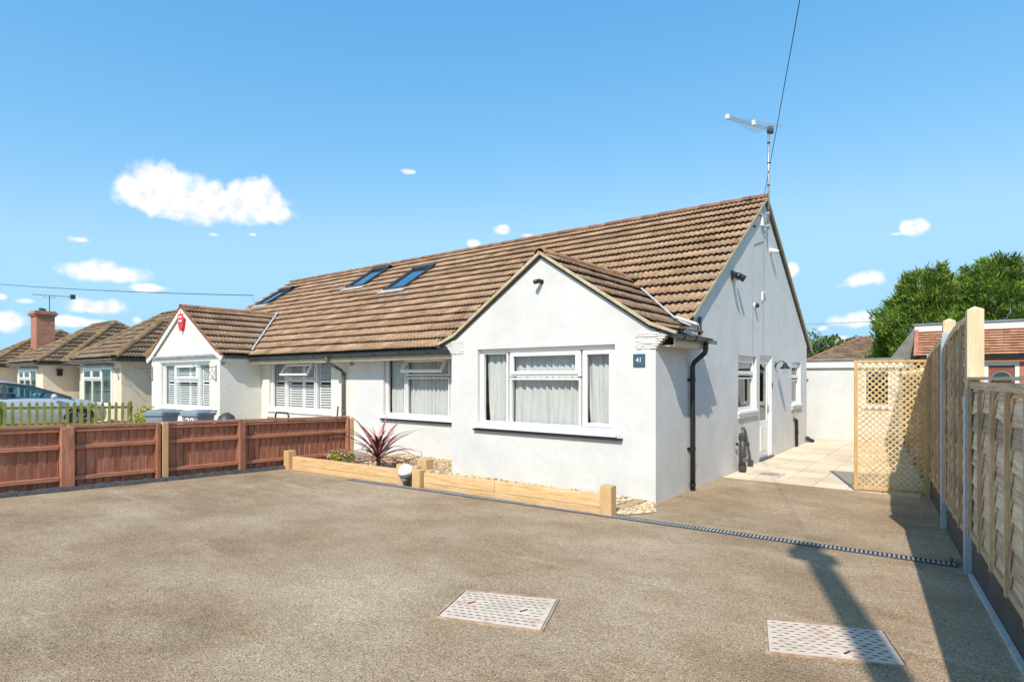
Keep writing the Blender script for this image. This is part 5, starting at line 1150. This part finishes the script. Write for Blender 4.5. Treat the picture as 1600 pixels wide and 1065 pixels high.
def car(x, yf, label):
    """car seen from its right flank, nose towards +Y at yf."""
    t_ = thing('parked_car', (x, yf - 2.1, gz(yf - 2)), label, 'car'); z0 = gz(yf - 2)
    # stations from nose: (distance back, half width, sill z, beltline z, top z, top half width)
    st = [(.0, .62, .30, .52, .62, .50), (.08, .74, .22, .60, .72, .60), (.35, .84, .20, .68, .84, .68), (.8, .89, .19, .76, .93, .74), (1.1, .90, .19, .82, .98, .76), (1.9, .90, .19, .90, .99, .78), (2.8, .90, .19, .93, .99, .78), (3.6, .89, .2, .95, .99, .76), (4.0, .86, .24, .93, .98, .72), (4.2, .74, .32, .8, .9, .6)]
    body = MB(); vs = []; n = 12
    for d, hw, zs, zb, zt_, tw in st:
        ring = [(-hw * .86, zs), (-hw * .97, zs + .12), (-hw, (zs + zb) / 2), (-hw * .985, zb), (-tw, zt_ - .02), (-tw * .5, zt_ + .015), (tw * .5, zt_ + .015), (tw, zt_ - .02), (hw * .985, zb), (hw, (zs + zb) / 2), (hw * .97, zs + .12), (hw * .86, zs)]
        vs += [(x + a, yf - d, z0 + z) for a, z in ring]
    body.add(vs, [(i * n + k, i * n + (k + 1) % n, (i + 1) * n + (k + 1) % n, (i + 1) * n + k) for i in range(len(st) - 1) for k in range(n)] + [tuple(range(n)), tuple(range((len(st) - 1) * n, len(st) * n))])
    bo = body.build('body', M['carpaint'], t_, smooth=True)
    # cabin frame: roof + pillars; glass between
    prof = [(.95, .97), (1.95, 1.38), (2.45, 1.465), (3.1, 1.46), (3.65, 1.36), (4.05, .98)]; hwt = [.70, .60, .585, .585, .58, .66]
    rfm = MB(); vs = []
    for (d, z), h in list(zip(prof, hwt))[1:5]: vs += [(x - h, yf - d, z0 + z - .05), (x - h * .9, yf - d, z0 + z - .01), (x, yf - d, z0 + z + .012), (x + h * .9, yf - d, z0 + z - .01), (x + h, yf - d, z0 + z - .05)]
    rfm.add(vs, [(i * 5 + k, i * 5 + k + 1, i * 5 + k + 6, i * 5 + k + 5) for i in range(3) for k in range(4)]); rfm.build('roof', M['carpaint'], t_, smooth=True)
    def side(d, f): # point on the flank between belt (f=0) and roof edge (f=1)
        for (d0, z0_), (d1, z1_), h0, h1 in zip(prof, prof[1:], hwt, hwt[1:]):
            if d0 <= d <= d1: k = (d - d0) / (d1 - d0); zt_ = z0_ + (z1_ - z0_) * k; h = h0 + (h1 - h0) * k; break
        zb = .96; return (.79 + (h - .79) * f, yf - d, z0 + zb + max(0, zt_ - .045 - zb) * f)
    for sg in (1, -1):
        F = lambda d, f: (x + sg * side(d, f)[0], side(d, f)[1], side(d, f)[2])
        pl = MB()
        for (da_, fa), (db_, fb2), wd in (((.98, 0), (1.98, 1), .07), ((2.55, 0), (2.5, 1), .09), ((3.55, 0), (3.45, 1), .1), ((4.0, 0), (3.64, 1), .1), ((1.95, 1), (2.5, 1), .05), ((2.5, 1), (3.1, 1), .05), ((3.1, 1), (3.64, 1), .05)): pl.bar(F(da_, fa), F(db_, fb2), .04, wd, up=(0, .4, .9) if fa == fb2 else (0, 1, .3))
        pl.build('pillars', M['carpaint'] if sg < 0 else M['darkgrey'], t_)
        for w_ in (((1.08, 0), (2.52, 0), (2.48, .97), (2.0, .97)), ((2.6, 0), (3.5, 0), (3.42, .97), (2.54, .97)), ((3.58, 0), (3.93, 0), (3.62, .93), (3.5, .97))): MB().poly(*[F(*q) for q in w_]).build('side_window', M['carglass'], t_)
        mir = MB().lathe([(.03, -.09), (.075, -.05), (.085, .0), (.07, .07), (.02, .1)], (x + sg * .98, yf - 1.45, z0 + 1.02), axis=(sg, 0, 0), seg=14); mir.build('wing_mirror', M['carpaint'], t_, smooth=True)
        MB().prism([(x + sg * .79, yf - .12, z0 + .62), (x + sg * .865, yf - .48, z0 + .70), (x + sg * .86, yf - .52, z0 + .78), (x + sg * .70, yf - .14, z0 + .71)], (sg * .012, 0, .004)).build('headlight', M['skyglass'], t_)
        for d in (.80, 3.38):
            wh = MB().lathe([(.30, -.1), (.32, -.08), (.32, .08), (.30, .1)], (x + sg * .80, yf - d, z0 + .32), axis=(1, 0, 0), seg=26).build('wheel', M['tyre'], t_)
            rm = MB(); rm.lathe([(.215, 0), (.22, .012), (.05, .012)], (x + sg * .895, yf - d, z0 + .32), axis=(sg, 0, 0), seg=20); rm.build('rim', M['darkgrey'], wh)
            sp3 = MB()
            for k in range(7):
                a = k * 6.283 / 7; sp3.bar((x + sg * .912, yf - d, z0 + .32), (x + sg * .912, yf - d + .2 * math.cos(a), z0 + .32 + .2 * math.sin(a)), .03, .02, up=(1, 0, 0))
            sp3.build('spokes', M['alu'], wh)
            ar_ = MB(); pts = [(x + sg * .905, yf - d + .37 * math.cos(a), z0 + .32 + .37 * math.sin(a)) for a in [math.pi * i / 12 for i in range(13)]]
            for a_, b_ in zip(pts, pts[1:]): ar_.bar(a_, b_, .07, .02, up=(1, 0, 0))
            ar_.build('wheel_arch', M['black'], t_)
    ws = MB().poly((x - .70, yf - 1.0, z0 + .985), (x + .70, yf - 1.0, z0 + .985), (x + .59, yf - 1.97, z0 + 1.37), (x - .59, yf - 1.97, z0 + 1.37)); ws.build('windscreen', M['carglass'], t_)
    rs = MB().poly((x - .64, yf - 4.03, z0 + 1.0), (x + .64, yf - 4.03, z0 + 1.0), (x + .56, yf - 3.66, z0 + 1.34), (x - .56, yf - 3.66, z0 + 1.34)); rs.build('rear_window', M['carglass'], t_)
    for sg in (-.36, .36):
        for d in (2.25, 3.25): MB().box(x + sg - .2, x + sg + .2, yf - d - .14, yf - d, z0 + .6, z0 + 1.12).box(x + sg - .11, x + sg + .11, yf - d - .12, yf - d - .03, z0 + 1.14, z0 + 1.30).build('seat', M['black'], t_, bevel=.03)
    MB().lathe([(.17, 0), (.17, .02)], (x + .36, yf - 1.62, z0 + 1.0), axis=(0, -.8, .5), seg=16).build('steering_wheel', M['black'], t_)
    MB().poly((x - .85, yf - .5, z0 + .5), (x + .85, yf - .5, z0 + .5), (x + .85, yf - 4, z0 + .5), (x - .85, yf - 4, z0 + .5)).build('floor_pan', M['black'], t_)
    return t_
car(-22.25, 6.75, 'silver car parked behind the green picket fence')

def wheelie(x, y, rz, label, mat, digits=None):
    t_ = thing('wheelie_bin', (x, y, gz(y)), label, 'bin', 'wheelie bins by the roughcast house'); z0 = gz(y); Mx = Matrix.Translation((x, y, z0)) @ Matrix.Rotation(rz, 4, 'Z') @ Matrix.Scale(.87, 4)
    T = lambda *p: Mx @ Vector(p)
    b_ = MB(); b_.add([T(-.22, -.24, .08), T(.22, -.24, .08), T(.22, .2, .08), T(-.22, .2, .08), T(-.28, -.33, .88), T(.28, -.33, .88), T(.28, .30, .88), T(-.28, .30, .88)], [(3, 2, 1, 0), (4, 5, 6, 7), (0, 1, 5, 4), (1, 2, 6, 5), (2, 3, 7, 6), (3, 0, 4, 7)])
    bo = b_.build('body', M[mat], t_, bevel=.02)
    r_ = MB()
    for a, b in ((T(-.29, -.345, .865), T(.29, -.345, .865)), (T(.295, -.34, .865), T(.295, .3, .865)), (T(-.295, .3, .865), T(-.295, -.34, .865))): r_.bar(a, b, .035, .06)
    r_.build('rim', M[mat], bo)
    l_ = MB(); l_.add([T(-.3, -.37, .90), T(.3, -.37, .90), T(.3, .31, .92), T(-.3, .31, .92), T(-.22, -.28, .965), T(.22, -.28, .965), T(.22, .22, .985), T(-.22, .22, .985)], [(3, 2, 1, 0), (4, 5, 6, 7), (0, 1, 5, 4), (1, 2, 6, 5), (2, 3, 7, 6), (3, 0, 4, 7)]); l_.build('lid', M[mat], t_, bevel=.012)
    MB().tube([T(-.26, .36, .93), T(.26, .36, .93)], .018, 8).build('handle', M['black'], t_)
    for sx in (-.24, .24): MB().lathe([(.09, -.025), (.1, -.015), (.1, .015), (.09, .025)], T(sx, .22, .1), axis=Mx.to_3x3() @ Vector((1, 0, 0)), seg=16).build('wheel', M['black'], t_)
    if digits: part('digits', text_mesh(digits, .30, M['white'], .003), t_, Mx @ Matrix.Translation((0.02, -.335, .66)) @ Matrix.Rotation(R(90) - .1, 4, 'X'))
wheelie(-15.1, 5.85, R(28), 'grey wheelie bin left of the numbered one in front of the shuttered bay', 'grey')
wheelie(-14.55, 6.45, R(20), 'grey wheelie bin with white painted number 39', 'darkgrey' if False else 'grey', '39')
# dark garden bag behind the bins and a garden bench back by the fence
tag(MB().lathe([(.2, 0), (.27, .15), (.25, .5), (.17, .72), (.05, .8)], (-14.0, 6.85, gz(6.85)), seg=12).build('garden_sack', M['darkgrey'], smooth=True), 'dark sack slumped beside the numbered wheelie bin', 'sack')
hr = MB().tube([(-12.6, 7.3, 0), (-12.6, 7.3, .78), (-12.55, 7.3, .85), (-12.1, 7.3, .85), (-12.05, 7.3, .78), (-12.05, 7.3, 0)], .02, 8); tag(hr.build('hand_rail', M['black'], smooth=True), 'low black hoop rail behind the red fence', 'rail')
tag(MB().tube([(-10.98, 7.75, 0), (-10.9, 7.8, 1.02)], .016, 8).build('garden_stake', M['black']), 'thin dark stake leaning by the brown downpipe', 'stake')

# ================================================================== TREES
def conifer(x, y, h, r, n, label, seed):
    rnd = random.Random(seed); t_ = thing('conifer_tree', (x, y, 0), label, 'tree', 'tall conifers behind the houses')
    MB().tube([(x, y, -.1), (x + .05, y, h * .5), (x, y, h * .9)], [.28, .18, .03], 9).build('trunk', M['bark'], t_, smooth=True)
    br = MB(); mb = MB()
    heads = [(rnd.uniform(-.6, .6) * r, rnd.uniform(-.5, .5) * r, h * rnd.uniform(.84, 1.03)) for _ in range(15)] + [(0, 0, h)]
    def env(dx, dy, z):      # crown radius profile, several leaders
        return r * min(1, (1.06 - z / h) * 2.1) ** .75 * (1 if z > .25 * h else .85 + .6 * z / h)
    for i in range(n):
        z = h * rnd.uniform(.05, 1.0) ** .9; a = rnd.uniform(0, 6.283); lump = 1 + .16 * math.sin(3 * a + z * 1.7 + seed) + .12 * math.sin(7 * a - z * 2.9)
        R_ = env(0, 0, z) * lump; q = R_ * rnd.uniform(.55, 1.03) ** .6; p = Vector((x + q * math.cos(a), y + q * math.sin(a), z + rnd.uniform(-.15, .15)))
        if p.z > h * .8 and rnd.random() < .75:
            hx, hy, hz = rnd.choice(heads); tt = rnd.uniform(.0, 1); p = Vector((x + hx * (.8 + .2 * tt) + rnd.gauss(0, .2) * (1.15 - tt), y + hy + rnd.gauss(0, .2) * (1.15 - tt), h * .78 + (hz - h * .78) * tt))
        out = Vector((math.cos(a), math.sin(a), rnd.uniform(.25, 1.2))).normalized(); tint = rnd.random()
        L = rnd.uniform(.2, .42)
        for s_ in range(12):         # a spray of narrow upturned leaflets
            d = (out + Vector((rnd.gauss(0, .36), rnd.gauss(0, .36), rnd.gauss(.18, .36)))).normalized(); sd = d.orthogonal().normalized(); th = rnd.uniform(0, 6.28); sd = (sd * math.cos(th) + d.cross(sd) * math.sin(th)); l_ = L * rnd.uniform(.5, 1.); b_ = p + Vector((rnd.gauss(0, .09), rnd.gauss(0, .09), rnd.gauss(0, .09)))
            mb.add([b_ - sd * l_ * .08, b_ + d * l_ * .4 - sd * l_ * .12, b_ + d * l_ * 1.1, b_ + d * l_ * .4 + sd * l_ * .12], [(0, 1, 2, 3)], tint)
    tag(mb.build('crown', M['conifer'], t_, fix=False), kind='stuff')
    for i in range(16):
        z = h * (.2 + .7 * i / 16); a = i * 2.4; br.tube([(x, y, z), (x + env(0, 0, z) * .8 * math.cos(a), y + env(0, 0, z) * .8 * math.sin(a), z + .5)], [.05, .012], 5)
    br.build('limbs', M['bark'], t_)
conifer(-1.5, 42, 7.9, 2.6, 5200, 'left tall conifer behind the far house roof', 1)
conifer(1.75, 41.5, 8.1, 3.1, 5800, 'tallest conifer rising above the brick house roof', 2)
conifer(4.9, 42.5, 7.0, 2.5, 3000, 'shorter conifer at the right edge behind the tall fence post', 3)
def broadleaf(x, y, h, r, n, label, seed):
    rnd = random.Random(seed); t_ = thing('broadleaf_tree', (x, y, 0), label, 'tree', 'small trees in the distance')
    MB().tube([(x, y, -.1), (x, y, h * .45), (x + .1, y, h * .8)], [.2, .14, .04], 8).build('trunk', M['bark'], t_); lm = MB(); mb = MB()
    for i in range(7):
        a = i * 2.4; lm.tube([(x, y, h * .4), (x + r * .6 * math.cos(a), y + r * .6 * math.sin(a), h * (.6 + .04 * i))], [.07, .02], 5)
    lm.build('limbs', M['bark'], t_); cl = [(rnd.uniform(-.6, .6) * r, rnd.uniform(-.6, .6) * r, h * rnd.uniform(.5, .92), r * rnd.uniform(.3, .5)) for _ in range(12)]
    for _ in range(n):
        cx, cy, cz, cr_ = rnd.choice(cl); d = Vector((rnd.gauss(0, 1), rnd.gauss(0, 1), rnd.gauss(0, 1))).normalized() * cr_ * rnd.uniform(.5, 1.05); p = Vector((x + cx, y + cy, cz)) + d
        n1 = Vector((rnd.gauss(0, 1), rnd.gauss(0, 1), rnd.gauss(.3, 1))).normalized(); a_ = n1.orthogonal().normalized(); b_ = n1.cross(a_); s = rnd.uniform(.08, .16)
        mb.add([p - a_ * s, p - b_ * s * .6, p + a_ * s, p + b_ * s * .6], [(0, 1, 2, 3)], rnd.random())
    tag(mb.build('crown', M['leafgreen'], t_, fix=False), kind='stuff')
broadleaf(-9.4, 55, 5.3, 2.0, 2600, 'small leafy tree beyond the rear corner of the white house', 5)
broadleaf(-6.6, 56, 5.2, 1.8, 2200, 'small tree showing above the distant hip roof', 6)
broadleaf(-13.0, 58, 4.8, 2.2, 1500, 'low distant tree hidden behind the white house gable', 8)
aerial('television_aerial', (-9.0, 52, 2.5), (-9.0, 52, 5.0), (.9, .3, 0), 1.6, 'thin aerial in front of the small distant tree', n=6, reflector=False)

# ---- stray grass and dry bits lying on the tarmac near the right fence, a tuft at the drain end
gm_ = MB()
for _ in range(70):
    y = random.uniform(3.4, 8.6); x = RX(y) - .07 - abs(random.gauss(0, .32)); a = random.uniform(0, 3.14); l_ = random.uniform(.012, .05); d_ = Vector((math.cos(a), math.sin(a), 0)) * l_; n_ = Vector((-d_.y, d_.x, 0)).normalized() * .0025; p = Vector((x, y, gz(y) + .009))
    gm_.add([p - d_, p - n_, p + d_, p + n_ + Vector((0, 0, .004))], [(0, 1, 2, 3)], random.random())
tag(gm_.build('dry_grass_bits', M['pebble'], fix=False), kind='stuff')
tf = thing('weed_tuft', (-.05, 6.33, .03), 'small weed tuft growing at the end of the channel drain by the fence', 'weed')
for i in range(16):
    vs, fs = blade((-.03 + random.uniform(-.05, .05), 6.33 + random.uniform(-.03, .03), gz(6.33)), random.uniform(0, 6.28), random.uniform(.06, .13), random.uniform(.5, 1.3), random.uniform(.3, 1.2), .007, n=4)
    MB().add(vs, fs).build('blade', M['leafgreen'], tf, fix=False)
